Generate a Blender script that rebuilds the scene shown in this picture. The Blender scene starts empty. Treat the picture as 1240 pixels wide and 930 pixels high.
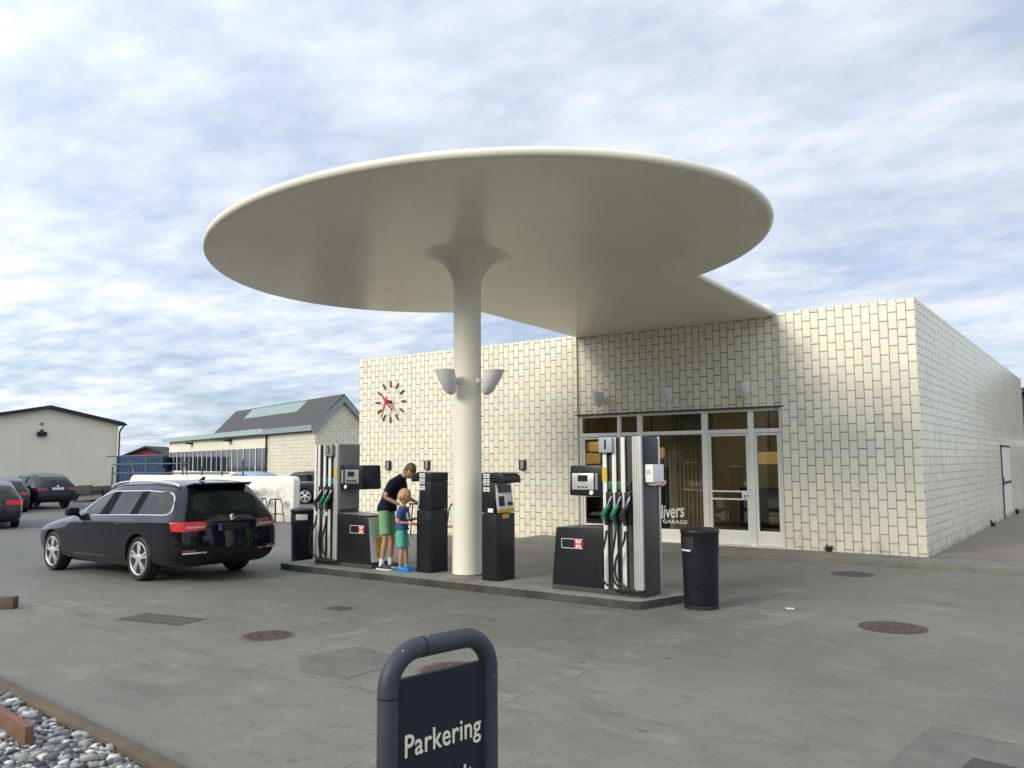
import bpy, bmesh, math, random
import numpy as np
from mathutils import Vector, Matrix
R = math.radians
scene = bpy.context.scene
col = scene.collection
random.seed(7)

# ------------------------------------------------------------------ camera
cd = bpy.data.cameras.new('camera'); cam = bpy.data.objects.new('camera', cd); col.objects.link(cam)
cd.sensor_width = 36.0; cd.sensor_fit = 'HORIZONTAL'; cd.lens = 995.3/1240*36
cd.clip_start = 0.05; cd.clip_end = 5000
_r = Vector((0.8036037, 0.5951383, -0.0056116)); _f = Vector((-0.5920688, 0.8003484, 0.0943237)); _u = _r.cross(_f)
M4 = Matrix.Identity(4)
for i in range(3):
    M4[i][0] = _r[i]; M4[i][1] = _u[i]; M4[i][2] = -_f[i]
M4.translation = Vector((2.7592, -15.559, 1.75))
cam.matrix_world = M4
scene.camera = cam
# ------------------------------------------------------------------ light
SUN_EL = 27.0
SUN_DIR = Vector((-0.30, -0.954, 0)).normalized()          # horizontal direction towards the sun
sd = Vector((SUN_DIR.x*math.cos(R(SUN_EL)), SUN_DIR.y*math.cos(R(SUN_EL)), math.sin(R(SUN_EL))))
sl = bpy.data.lights.new('sun', 'SUN'); sl.energy = 2.0; sl.angle = R(20); sl.color = (1.0, 0.90, 0.70)
so = bpy.data.objects.new('sun', sl); col.objects.link(so)
so.rotation_euler = (-sd).to_track_quat('-Z', 'Y').to_euler(); so.location = (0, 0, 30)

w = bpy.data.worlds.new('World'); scene.world = w; w.use_nodes = True
nt = w.node_tree; nt.nodes.clear()
def N(t, **k):
    n = nt.nodes.new(t)
    for a, b in k.items(): setattr(n, a, b)
    return n
def L(a, b): nt.links.new(a, b)
def mth(op, a, b=None, c=None):
    n = N('ShaderNodeMath', operation=op)
    for i, v in enumerate((a, b, c)):
        if v is None: continue
        if isinstance(v, (int, float)): n.inputs[i].default_value = v
        else: L(v, n.inputs[i])
    return n.outputs[0]
out = N('ShaderNodeOutputWorld'); bg = N('ShaderNodeBackground'); bg.inputs[1].default_value = 0.10
L(bg.outputs[0], out.inputs[0])
sky = N('ShaderNodeTexSky', sky_type='NISHITA'); sky.sun_disc = False
sky.sun_elevation = R(SUN_EL); sky.sun_rotation = math.atan2(SUN_DIR.x, SUN_DIR.y)
sky.air_density = 1.0; sky.dust_density = 1.0; sky.ozone_density = 1.6
tc = N('ShaderNodeTexCoord'); sep = N('ShaderNodeSeparateXYZ'); L(tc.outputs['Generated'], sep.inputs[0])
zc = mth('MAXIMUM', sep.outputs[2], 0.0)
den = mth('ADD', zc, 0.16)
px = mth('DIVIDE', sep.outputs[0], den); py = mth('DIVIDE', sep.outputs[1], den)
cmb = N('ShaderNodeCombineXYZ'); L(px, cmb.inputs[0]); L(py, cmb.inputs[1])
mp = N('ShaderNodeMapping'); mp.inputs['Rotation'].default_value = (0, 0, R(-22)); mp.inputs['Scale'].default_value = (0.85, 1.15, 1); mp.inputs['Location'].default_value = (3.1, 1.7, 0)
L(cmb.outputs[0], mp.inputs[0])
def noise(scale, det, rough, dist=0.0, vec=None):
    n = N('ShaderNodeTexNoise'); n.inputs['Scale'].default_value = scale; n.inputs['Detail'].default_value = det
    n.inputs['Roughness'].default_value = rough; n.inputs['Distortion'].default_value = dist
    L(vec or mp.outputs[0], n.inputs['Vector']); return n.outputs[0]
n1 = noise(1.1, 8, 0.54, 0.15); n2 = noise(4.2, 7, 0.55, 0.1); n3 = noise(0.35, 3, 0.5)
n4 = noise(11.0, 5, 0.55, 0.3)
s = mth('ADD', mth('ADD', mth('MULTIPLY', n1, 0.42), mth('MULTIPLY', n4, 0.16)), mth('ADD', mth('MULTIPLY', n2, 0.34), mth('MULTIPLY', n3, 0.18)))
rp = N('ShaderNodeValToRGB'); L(s, rp.inputs[0])
e = rp.color_ramp.elements
e[0].position = 0.42; e[0].color = (0.55, 0.635, 0.79, 1)
e[1].position = 0.655; e[1].color = (0.90, 0.945, 0.99, 1)
m = e.new(0.54); m.color = (0.72, 0.79, 0.92, 1)
# brighter cloud deck to the west (left of the view and behind it), darker to the right
dt = N('ShaderNodeVectorMath', operation='DOT_PRODUCT'); L(tc.outputs['Generated'], dt.inputs[0]); dt.inputs[1].default_value = sd
g = mth('MAXIMUM', mth('ADD', mth('MULTIPLY', dt.outputs['Value'], 0.6), 0.4), 0.0)
glow = mth('ADD', 0.92, mth('MULTIPLY', mth('POWER', g, 2.0), 1.1))
mulc = N('ShaderNodeVectorMath', operation='SCALE'); L(rp.outputs[0], mulc.inputs[0]); L(mth('MULTIPLY', glow, 9.2), mulc.inputs['Scale'])
# thin, streaky blue openings low over the horizon
lowm = N('ShaderNodeMapRange'); lowm.inputs[1].default_value = 0.02; lowm.inputs[2].default_value = 0.30; lowm.inputs[3].default_value = 0.60; lowm.inputs[4].default_value = 0.10
L(zc, lowm.inputs[0])
gap = N('ShaderNodeMapRange'); gap.inputs[1].default_value = 0.60; gap.inputs[2].default_value = 0.44; L(s, gap.inputs[0])
fac = mth('MULTIPLY', lowm.outputs[0], gap.outputs[0])
skm = N('ShaderNodeVectorMath', operation='MULTIPLY'); L(sky.outputs[0], skm.inputs[0]); skm.inputs[1].default_value = (0.72, 0.9, 1.12)
mx = N('ShaderNodeMix', data_type='RGBA'); L(fac, mx.inputs['Factor']); L(mulc.outputs[0], mx.inputs[6]); L(skm.outputs[0], mx.inputs[7])
L(mx.outputs[2], bg.inputs[0])

scene.view_settings.view_transform = 'Standard'; scene.view_settings.look = 'None'
scene.view_settings.exposure = 0.27; scene.view_settings.gamma = 1.0
scene.render.engine = 'CYCLES'

# ------------------------------------------------------------------ materials
MATS = {}
def newmat(name):
    m = bpy.data.materials.new(name); m.use_nodes = True; m.node_tree.nodes.clear()
    MATS[name] = m; return m
class G:
    """small node-graph builder"""
    def __init__(s, name):
        s.m = newmat(name); s.t = s.m.node_tree
        s.o = s.n('ShaderNodeOutputMaterial'); s.b = s.n('ShaderNodeBsdfPrincipled')
        s.l(s.b.outputs[0], s.o.inputs[0]); s.tc = s.n('ShaderNodeTexCoord')
        s.obj = s.tc.outputs['Object']
    def n(s, t, **k):
        n = s.t.nodes.new(t)
        for a, b in k.items(): setattr(n, a, b)
        return n
    def l(s, a, b): s.t.links.new(a, b)
    def set(s, sock, v):
        if isinstance(v, (int, float)): sock.default_value = v
        elif isinstance(v, tuple): sock.default_value = v if len(v) == 4 or sock.type == 'VECTOR' else (*v, 1)
        else: s.l(v, sock)
    def math(s, op, a, b=None, c=None, clamp=False):
        n = s.n('ShaderNodeMath', operation=op); n.use_clamp = clamp
        for i, v in enumerate((a, b, c)):
            if v is not None: s.set(n.inputs[i], v)
        return n.outputs[0]
    def noise(s, scale, det=4, rough=0.5, vec=None, dist=0.0):
        n = s.n('ShaderNodeTexNoise'); n.inputs['Scale'].default_value = scale; n.inputs['Detail'].default_value = det
        n.inputs['Roughness'].default_value = rough; n.inputs['Distortion'].default_value = dist
        s.l(vec or s.obj, n.inputs['Vector']); return n.outputs[0]
    def rng(s, v, a, b, c=0.0, d=1.0):
        n = s.n('ShaderNodeMapRange'); s.set(n.inputs[0], v)
        for i, q in enumerate((a, b, c, d)): n.inputs[i+1].default_value = q
        return n.outputs[0]
    def mix(s, f, a, b, mode='MIX'):
        n = s.n('ShaderNodeMix', data_type='RGBA', blend_type=mode); s.set(n.inputs['Factor'], f); s.set(n.inputs[6], a); s.set(n.inputs[7], b)
        return n.outputs[2]
    def sep(s, v=None):
        n = s.n('ShaderNodeSeparateXYZ'); s.l(v or s.obj, n.inputs[0]); return n.outputs
    def bump(s, h, strength=0.3, dist=0.01):
        n = s.n('ShaderNodeBump'); n.inputs['Strength'].default_value = strength; n.inputs['Distance'].default_value = dist
        s.l(h, n.inputs['Height']); s.l(n.outputs[0], s.b.inputs['Normal'])
    def fin(s, colr=None, rough=None, metal=None, spec=None, coat=None):
        if colr is not None: s.set(s.b.inputs['Base Color'], colr)
        if rough is not None: s.set(s.b.inputs['Roughness'], rough)
        if metal is not None: s.b.inputs['Metallic'].default_value = metal
        if spec is not None: s.b.inputs['Specular IOR Level'].default_value = spec
        if coat is not None: s.b.inputs['Coat Weight'].default_value = coat; s.b.inputs['Coat Roughness'].default_value = 0.04
        return s.m
def simple(name, c, rough=0.5, metal=0.0, var=0.12, nscale=6.0, bump=0.0, coat=None, spec=None):
    g = G(name); v = g.noise(nscale, 5, 0.6); v2 = g.noise(nscale*7, 3, 0.6)
    k = g.math('ADD', g.math('MULTIPLY', v, 0.7), g.math('MULTIPLY', v2, 0.3))
    f = g.rng(k, 0.3, 0.7, 1-var, 1+var)
    n = g.n('ShaderNodeVectorMath', operation='SCALE'); n.inputs[0].default_value = c[:3]; g.l(f, n.inputs['Scale'])
    r = g.rng(k, 0.3, 0.7, max(0.02, rough*0.85), min(1, rough*1.15))
    if bump: g.bump(v2, bump, 0.01)
    return g.fin(n.outputs[0], r, metal, spec, coat)

def cloth(name, c):
    g = G(name); mpn = g.n('ShaderNodeMapping'); mpn.inputs['Scale'].default_value = (9, 9, 4.5); g.l(g.obj, mpn.inputs[0])
    f = g.noise(1.0, 4, 0.55, vec=mpn.outputs[0], dist=1.5); v = g.noise(300, 2, 0.5)
    n = g.n('ShaderNodeVectorMath', operation='SCALE'); n.inputs[0].default_value = c; g.l(g.rng(v, 0.3, 0.7, 0.85, 1.15), n.inputs['Scale'])
    g.fin(n.outputs[0], 0.9, spec=0.2); g.bump(f, 1.0, 0.035); return g.m
def tile_mat(name, tw, th, base, jd=(0.045, 0.038, 0.024), horiz=False, jw=0.0095, jh=0.012, vstr=0.85):
    """glazed tiles in upright half-bond columns (or lying half-bond courses)"""
    g = G(name); x, y, z = g.sep()
    gn = g.n('ShaderNodeNewGeometry'); vt = g.n('ShaderNodeVectorTransform', vector_type='NORMAL', convert_from='WORLD', convert_to='OBJECT')
    g.l(gn.outputs['Normal'], vt.inputs[0]); nx, ny, nz = g.sep(vt.outputs[0])
    side = g.math('GREATER_THAN', g.math('ABSOLUTE', nx), 0.7)
    u = g.math('ADD', g.math('MULTIPLY', x, g.math('SUBTRACT', 1.0, side)), g.math('MULTIPLY', y, side))
    a, b, ta, tb = (z, u, th, tw) if horiz else (u, z, tw, th)
    ca = g.math('DIVIDE', a, ta); ci = g.math('FLOOR', ca); cf = g.math('FRACT', ca)
    off = g.math('MULTIPLY', g.math('FLOORED_MODULO', ci, 2.0), 0.5)
    cb = g.math('ADD', g.math('DIVIDE', b, tb), off); ri = g.math('FLOOR', cb); rf = g.math('FRACT', cb)
    def edge(f, size, wd):
        d = g.math('MULTIPLY', g.math('MINIMUM', f, g.math('SUBTRACT', 1.0, f)), size)
        return g.rng(d, wd*0.5, wd*1.0, 1.0, 0.0), g.rng(d, 0.0, 0.02, 0.0, 1.0)
    ea, ha = edge(cf, ta, jw); eb, hb = edge(rf, tb, jh)
    cmb = g.n('ShaderNodeCombineXYZ'); g.l(ci, cmb.inputs[0]); g.l(ri, cmb.inputs[1]); g.l(side, cmb.inputs[2])
    wn = g.n('ShaderNodeTexWhiteNoise', noise_dimensions='3D'); g.l(cmb.outputs[0], wn.inputs['Vector'])
    tone = g.math('MULTIPLY', g.rng(wn.outputs['Value'], 0, 1, 0.93, 1.035), g.rng(g.sep(wn.outputs['Color'])[1], 0.90, 1.0, 1.0, 0.90))
    big = g.rng(g.noise(0.5, 5, 0.6), 0.35, 0.65, 0.95, 1.02)
    sc = g.n('ShaderNodeVectorMath', operation='SCALE'); sc.inputs[0].default_value = base; g.l(g.math('MULTIPLY', tone, big), sc.inputs['Scale'])
    yel = g.mix(g.rng(wn.outputs['Value'], 0.7, 1.0, 0.0, 0.35), sc.outputs[0], (base[0], base[1]*0.97, base[2]*0.80))
    # worn, stained joints: their darkness wanders over the wall
    jn = g.rng(g.noise(0.9, 4, 0.6), 0.35, 0.65, 0.65, 1.0)
    fine = g.rng(g.noise(23.0, 2, 0.5), 0.3, 0.6, 0.55, 1.0)
    e1 = g.math('MULTIPLY', ea, g.math('MULTIPLY', g.math('MULTIPLY', vstr, fine), g.math('SUBTRACT', 1.0, g.math('MULTIPLY', side, 0.6)))); e2 = g.math('MULTIPLY', eb, g.math('MULTIPLY', jn, 0.92))
    mps = g.n('ShaderNodeMapping'); mps.inputs['Scale'].default_value = (9.0, 9.0, 0.35); g.l(g.obj, mps.inputs[0])
    streak = g.rng(g.noise(1.0, 4, 0.6, vec=mps.outputs[0]), 0.52, 0.75, 0.0, 0.16)
    yel = g.mix(streak, yel, (0.40, 0.36, 0.24))
    grime = g.math('MULTIPLY', g.rng(z, 0.05, 0.55, 0.6, 0.0), g.rng(g.noise(3.5, 5, 0.65), 0.45, 0.7, 0.0, 1.0))
    c0 = g.mix(grime, yel, (0.30, 0.24, 0.14))
    g.fin(g.mix(g.math('MAXIMUM', e1, e2), c0, jd), g.rng(g.math('MAXIMUM', ea, eb), 0, 1, 0.22, 0.8))
    h = g.math('MULTIPLY', g.math('POWER', ha, 0.5), g.math('POWER', hb, 0.5))
    tilt = g.math('MULTIPLY', g.math('SUBTRACT', wn.outputs['Value'], 0.5), g.math('SUBTRACT', cf, 0.5))
    g.bump(g.math('ADD', h, g.math('MULTIPLY', tilt, 0.12)), 0.35, 0.006)
    return g.m

def concrete_ground():
    g = G('forecourt_concrete'); x, y, z = g.sep()
    a = g.noise(0.35, 6, 0.6, dist=0.4); b = g.noise(2.2, 7, 0.65, dist=0.3); c = g.noise(60, 3, 0.7); d = g.noise(9, 5, 0.6)
    k = g.math('ADD', g.math('MULTIPLY', a, 0.45), g.math('ADD', g.math('MULTIPLY', b, 0.35), g.math('MULTIPLY', d, 0.2)))
    base = g.mix(g.rng(k, 0.38, 0.64), (0.120, 0.115, 0.096), (0.208, 0.199, 0.167))
    base = g.mix(g.rng(c, 0.42, 0.62, 0.0, 0.45), base, (0.26, 0.25, 0.215))
    c3 = g.noise(130, 2, 0.6); base = g.mix(g.rng(c3, 0.56, 0.68, 0.0, 0.55), base, (0.075, 0.072, 0.062))
    sc1 = g.noise(0.9, 9, 0.68, dist=1.2); mpg = g.n('ShaderNodeMapping'); mpg.inputs['Rotation'].default_value = (0, 0, R(24)); mpg.inputs['Scale'].default_value = (0.7, 2.2, 1); g.l(g.obj, mpg.inputs[0])
    sc2 = g.noise(1.7, 9, 0.72, vec=mpg.outputs[0], dist=0.8)
    base = g.mix(g.math('MULTIPLY', g.rng(sc1, 0.50, 0.66), g.rng(sc2, 0.42, 0.60, 0.0, 0.75)), base, (0.27, 0.258, 0.215))
    base = g.mix(g.math('MULTIPLY', g.rng(sc2, 0.47, 0.33), g.rng(sc1, 0.6, 0.4, 0.1, 0.6)), base, (0.088, 0.086, 0.074))
    # scattered specks of dirt
    vd = g.n('ShaderNodeTexVoronoi'); vd.inputs['Scale'].default_value = 5.5; g.l(g.obj, vd.inputs['Vector'])
    dsel = g.rng(g.sep(vd.outputs['Color'])[0], 0.80, 0.82)
    base = g.mix(g.math('MULTIPLY', dsel, g.rng(vd.outputs['Distance'], 0.04, 0.075, 0.75, 0.0)), base, (0.05, 0.047, 0.04))
    # traffic-blackened lane along the pumps and darker old asphalt away to the left
    lane = g.math('MULTIPLY', g.rng(g.math('ABSOLUTE', g.math('ADD', y, 7.9)), 0.5, 2.0, 0.34, 0.0), g.rng(b, 0.35, 0.65, 0.5, 1.0))
    lane2 = g.math('MULTIPLY', g.rng(g.math('ABSOLUTE', g.math('ADD', y, 2.6)), 0.6, 2.6, 0.45, 0.0), g.rng(b, 0.35, 0.65, 0.6, 1.0))
    base = g.mix(g.math('MAXIMUM', lane, lane2), base, (0.095, 0.095, 0.092))
    far = g.rng(g.math('ADD', x, g.math('MULTIPLY', a, 3.0)), -9.0, -14.0, 0.0, 0.7)
    base = g.mix(far, base, (0.115, 0.113, 0.108))
    # oil spots
    vo = g.n('ShaderNodeTexVoronoi'); vo.inputs['Scale'].default_value = 1.35; g.l(g.obj, vo.inputs['Vector'])
    sp = g.math('MULTIPLY', g.rng(vo.outputs['Distance'], 0.035, 0.06, 0.75, 0.0), g.rng(d, 0.3, 0.55))
    base = g.mix(sp, base, (0.045, 0.043, 0.04))
    # casting joint running from the road to the building with broken edges
    wob = g.math('MULTIPLY', g.math('SUBTRACT', g.noise(1.3, 5, 0.7), 0.5), 0.25)
    sx = g.math('ABSOLUTE', g.math('ADD', g.math('ADD', x, 0.98), wob))
    brk = g.math('MULTIPLY', g.rng(sx, 0.02, 0.22, 0.40, 0.0), g.rng(g.noise(4, 6, 0.75), 0.48, 0.62))
    base = g.mix(brk, base, (0.33, 0.315, 0.265))
    base = g.mix(g.math('MULTIPLY', g.rng(sx, 0.004, 0.011, 0.6, 0.0), g.rng(d, 0.38, 0.6)), base, (0.05, 0.05, 0.045))
    s2 = g.math('ABSOLUTE', g.math('ADD', g.math('ADD', y, 10.95), g.math('MULTIPLY', wob, 1.4)))
    mk = g.math('MULTIPLY', g.rng(x, -0.9, -1.1, 0, 1), g.rng(d, 0.4, 0.55))
    base = g.mix(g.math('MULTIPLY', g.rng(s2, 0.004, 0.012, 0.7, 0.0), mk), base, (0.06, 0.06, 0.055))
    # hairline cracks
    vc = g.n('ShaderNodeTexVoronoi', feature='DISTANCE_TO_EDGE'); vc.inputs['Scale'].default_value = 0.33
    wv = g.n('ShaderNodeVectorMath', operation='ADD'); nn = g.n('ShaderNodeTexNoise'); nn.inputs['Scale'].default_value = 1.6; nn.inputs['Detail'].default_value = 5
    g.l(g.obj, nn.inputs['Vector']); sc = g.n('ShaderNodeVectorMath', operation='SCALE'); g.l(nn.outputs['Color'], sc.inputs[0]); sc.inputs['Scale'].default_value = 0.9
    g.l(g.obj, wv.inputs[0]); g.l(sc.outputs[0], wv.inputs[1]); g.l(wv.outputs[0], vc.inputs['Vector'])
    ck = g.math('MULTIPLY', g.rng(vc.outputs['Distance'], 0.0012, 0.003, 0.35, 0.0), g.rng(a, 0.5, 0.56))
    base = g.mix(ck, base, (0.06, 0.058, 0.05))
    g.fin(base, g.rng(k, 0.4, 0.6, 0.62, 0.85), spec=0.35)
    g.bump(g.math('ADD', c, g.math('MULTIPLY', d, 0.8)), 0.22, 0.008)
    return g.m

tile = tile_mat('glazed_cream_tile', 0.15, 0.30, (0.82, 0.785, 0.635))
tile_small = tile_mat('lying_cream_tile', 0.40, 0.20, (0.70, 0.66, 0.52), horiz=True, jw=0.014, jh=0.012, vstr=0.7)
conc = concrete_ground()
def stucco(name, c, rough, var, bump, ns=1.2):
    g = G(name); a = g.noise(ns, 6, 0.6, dist=0.3); b = g.noise(40, 3, 0.6); x, y, z = g.sep()
    k = g.rng(a, 0.3, 0.7, 1-var, 1+var*0.4); n = g.n('ShaderNodeVectorMath', operation='SCALE'); n.inputs[0].default_value = c; g.l(k, n.inputs['Scale'])
    g.fin(n.outputs[0], rough); g.bump(b, bump, 0.01); return g.m
def canopy_mat():
    g = G('canopy_cream_paint'); a = g.noise(0.9, 5, 0.55, dist=0.6); b = g.noise(3.0, 5, 0.6, dist=0.5); f = g.noise(30, 3, 0.6)
    k = g.math('ADD', g.math('MULTIPLY', a, 0.6), g.math('MULTIPLY', b, 0.4))
    mpn = g.n('ShaderNodeMapping'); mpn.inputs['Scale'].default_value = (0.6, 3.0, 1.0); g.l(g.obj, mpn.inputs[0])
    st = g.noise(2.0, 6, 0.65, vec=mpn.outputs[0], dist=0.5)
    c0 = g.mix(g.rng(k, 0.35, 0.65), (0.745, 0.715, 0.60), (0.795, 0.77, 0.65))
    c0 = g.mix(g.rng(st, 0.55, 0.75, 0.0, 0.12), c0, (0.60, 0.56, 0.43))
    g.fin(c0, g.rng(k, 0.3, 0.7, 0.17, 0.28), spec=0.16)
    g.bump(g.math('ADD', g.math('MULTIPLY', st, 0.5), g.math('MULTIPLY', f, 0.02)), 0.14, 0.03)
    return g.m
canopy_m = canopy_mat()
column_m = stucco('column_cream_paint', (0.80, 0.77, 0.64), 0.42, 0.05, 0.04, 1.6)
def blotched_wall():  # darker blotches at set spots and towards the foot
    g = G('white_wall_render'); x, y, z = g.sep(); a = g.noise(1.4, 6, 0.6); b = g.noise(40, 3, 0.6); d = g.noise(3.2, 6, 0.7)
    st_ = None
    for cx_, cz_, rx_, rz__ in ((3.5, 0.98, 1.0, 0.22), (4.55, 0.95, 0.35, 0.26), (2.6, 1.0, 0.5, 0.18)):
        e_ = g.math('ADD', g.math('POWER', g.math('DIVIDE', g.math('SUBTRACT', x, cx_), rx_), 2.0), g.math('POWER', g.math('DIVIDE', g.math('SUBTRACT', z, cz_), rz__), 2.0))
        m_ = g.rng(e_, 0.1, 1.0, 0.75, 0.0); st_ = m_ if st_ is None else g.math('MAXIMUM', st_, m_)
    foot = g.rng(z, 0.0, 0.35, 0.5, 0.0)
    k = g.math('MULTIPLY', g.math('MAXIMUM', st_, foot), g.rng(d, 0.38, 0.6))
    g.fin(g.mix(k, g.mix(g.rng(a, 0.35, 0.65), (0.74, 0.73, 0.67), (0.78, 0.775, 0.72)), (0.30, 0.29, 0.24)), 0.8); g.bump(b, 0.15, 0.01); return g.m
white_stucco = blotched_wall()
beige_stucco = stucco('pale_building_render', (0.74, 0.705, 0.585), 0.85, 0.08, 0.2, 0.5)
frame_m = simple('white_frame_paint', (0.80, 0.785, 0.71), 0.4, var=0.07)
lamp_m = simple('grey_lamp_enamel', (0.70, 0.71, 0.69), 0.35, var=0.05)
black_m = simple('black_blue_plastic', (0.010, 0.012, 0.017), 0.45, var=0.2, nscale=3, spec=0.3)
charcoal_m = simple('charcoal_panel_paint', (0.014, 0.015, 0.019), 0.32, var=0.2, nscale=4, spec=0.35)
greypan_m = simple('dark_grey_panel', (0.06, 0.058, 0.058), 0.38, var=0.12, nscale=3)
midgrey_m = simple('mid_grey_panel', (0.25, 0.25, 0.245), 0.42, var=0.08, nscale=3)
alu_m = simple('brushed_aluminium', (0.66, 0.66, 0.65), 0.33, metal=0.55, var=0.07, nscale=5)
post_m = simple('silver_grey_post_paint', (0.47, 0.47, 0.455), 0.5, metal=0.15, var=0.08, nscale=5)
whitemet_m = simple('white_enamel_strip', (0.68, 0.68, 0.65), 0.55, var=0.06)
rubber_m = simple('black_rubber', (0.012, 0.012, 0.013), 0.55, var=0.2)
steel_m = simple('bare_steel', (0.60, 0.61, 0.62), 0.25, metal=1.0, var=0.1)
green_m = simple('green_nozzle_plastic', (0.008, 0.16, 0.075), 0.4, var=0.12)
red_m = simple('signal_red', (0.55, 0.035, 0.03), 0.45, var=0.1)
redhand_m = simple('clock_hand_red', (0.50, 0.03, 0.035), 0.4, var=0.08)
markbrown_m = simple('clock_marker_brown', (0.075, 0.028, 0.018), 0.45, var=0.15)
white_m = simple('white_lettering', (0.80, 0.80, 0.76), 0.5, var=0.04)
cream_txt = simple('cream_lettering', (0.78, 0.76, 0.56), 0.5, var=0.04)
yellow_m = simple('yellow_sticker', (0.62, 0.40, 0.03), 0.5, var=0.1)
lime_m = simple('lime_sticker', (0.50, 0.55, 0.05), 0.5, var=0.1)
blue_m = simple('blue_print', (0.03, 0.09, 0.35), 0.5, var=0.1)
tagblue_m = simple('pale_blue_tag', (0.33, 0.40, 0.43), 0.4, var=0.06)
lcd_m = simple('lcd_glass', (0.022, 0.026, 0.024), 0.2, var=0.1)
sign_m = simple('dark_blue_sign_paint', (0.014, 0.016, 0.025), 0.6, var=0.2, nscale=8, bump=0.05, spec=0.3)
def chipped():
    g = G('chipped_sign_tube_paint'); a = g.noise(5, 5, 0.6); b = g.noise(38, 2, 0.5); c = g.noise(7.0, 2, 0.5)
    chips = g.math('MULTIPLY', g.rng(b, 0.70, 0.73), g.rng(c, 0.55, 0.62))
    g.fin(g.mix(chips, g.mix(g.rng(a, 0.35, 0.65), (0.024, 0.032, 0.044), (0.036, 0.045, 0.058)), (0.55, 0.56, 0.55)), g.rng(a, 0.3, 0.7, 0.45, 0.65)); g.bump(b, 0.05, 0.004); return g.m
tube_m = chipped()
kerb_m = simple('weathered_kerb_concrete', (0.165, 0.158, 0.135), 0.85, var=0.28, nscale=2.5, bump=0.35)
def island_mat():
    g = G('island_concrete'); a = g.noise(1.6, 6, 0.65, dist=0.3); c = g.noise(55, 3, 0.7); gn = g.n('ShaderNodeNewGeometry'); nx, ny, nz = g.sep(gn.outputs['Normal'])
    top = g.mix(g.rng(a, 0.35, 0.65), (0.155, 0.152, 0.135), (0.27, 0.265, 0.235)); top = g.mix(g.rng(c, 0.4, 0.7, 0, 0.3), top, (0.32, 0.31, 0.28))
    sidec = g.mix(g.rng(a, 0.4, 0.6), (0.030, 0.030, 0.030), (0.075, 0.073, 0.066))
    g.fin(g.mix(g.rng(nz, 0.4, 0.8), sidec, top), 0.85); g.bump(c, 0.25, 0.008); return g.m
island_m = island_mat()
pave_m = simple('brown_grey_paving', (0.20, 0.175, 0.145), 0.85, var=0.25, nscale=1.6, bump=0.3)
patch_m = simple('old_asphalt_patch', (0.138, 0.133, 0.116), 0.9, var=0.26, nscale=5, bump=0.4)
iron_m = simple('rusty_cast_iron', (0.075, 0.048, 0.040), 0.7, var=0.3, nscale=9, bump=0.4)
irond_m = simple('dark_cast_iron', (0.055, 0.052, 0.05), 0.7, var=0.3, nscale=9, bump=0.4)
rim_conc = simple('manhole_frame_concrete', (0.125, 0.12, 0.105), 0.85, var=0.2, nscale=8)
wood_m = simple('weathered_timber', (0.115, 0.09, 0.058), 0.85, var=0.35, nscale=5, bump=0.5)
redwood_m = simple('red_brown_timber', (0.17, 0.085, 0.055), 0.8, var=0.3, nscale=6, bump=0.4)
roofblack_m = simple('black_roofing', (0.016, 0.017, 0.02), 0.7, var=0.2, nscale=2)
slate_m = simple('dark_grey_roofing', (0.062, 0.060, 0.060), 0.8, var=0.18, nscale=1.2, bump=0.3)
fascia_m = simple('green_grey_fascia', (0.30, 0.40, 0.37), 0.55, var=0.1)
bargegrey_m = simple('blue_grey_barge_board', (0.22, 0.27, 0.29), 0.55, var=0.1)
solar_m = None
contblue_m = simple('blue_container_paint', (0.020, 0.062, 0.135), 0.5, var=0.2, nscale=2)
darkred_m = simple('dark_red_boards', (0.12, 0.022, 0.02), 0.7, var=0.2)
pipe_m = simple('blue_grey_pipe', (0.06, 0.085, 0.11), 0.5, var=0.15)
plinth_m = simple('dark_plinth', (0.06, 0.058, 0.054), 0.85, var=0.25, nscale=3)
chrome_m = simple('polished_chrome', (0.80, 0.81, 0.82), 0.10, metal=1.0, var=0.03)
def carpaint(name, c, rough=0.3): return simple(name, c, rough, var=0.05, nscale=2, coat=0.85, spec=0.05)
paint_black = carpaint('black_car_paint', (0.006, 0.006, 0.010))
paint_dk = carpaint('dark_blue_car_paint', (0.014, 0.018, 0.026))
paint_grey = carpaint('graphite_car_paint', (0.022, 0.024, 0.028))
paint_blue = carpaint('pale_blue_car_paint', (0.20, 0.30, 0.42))
paint_white = carpaint('white_car_paint', (0.70, 0.71, 0.72))
def glassdark():
    g = G('tinted_car_glass'); a = g.noise(2.2, 4, 0.6, dist=0.6)
    g.fin(g.mix(g.rng(a, 0.45, 0.6), (0.008, 0.011, 0.011), (0.022, 0.028, 0.026)), 0.03, spec=0.32); return g.m
carglass_m = glassdark()
def emis(name, c, e, base=None):
    g = G(name); g.fin(base or c, 0.25); g.b.inputs['Emission Color'].default_value = (*c, 1); g.b.inputs['Emission Strength'].default_value = e; return g.m
tail_on = emis('lit_red_tail_lamp', (1.0, 0.03, 0.025), 0.20, (0.30, 0.008, 0.010))
tail_off = simple('red_tail_lamp', (0.20, 0.008, 0.01), 0.12, var=0.15, nscale=20, coat=1.0)
clear_lamp = simple('clear_lamp_glass', (0.45, 0.40, 0.40), 0.12, var=0.1, coat=1.0)
warm_lamp = emis('warm_room_lamp', (1.0, 0.60, 0.18), 0.28, (0.8, 0.6, 0.3))
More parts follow.
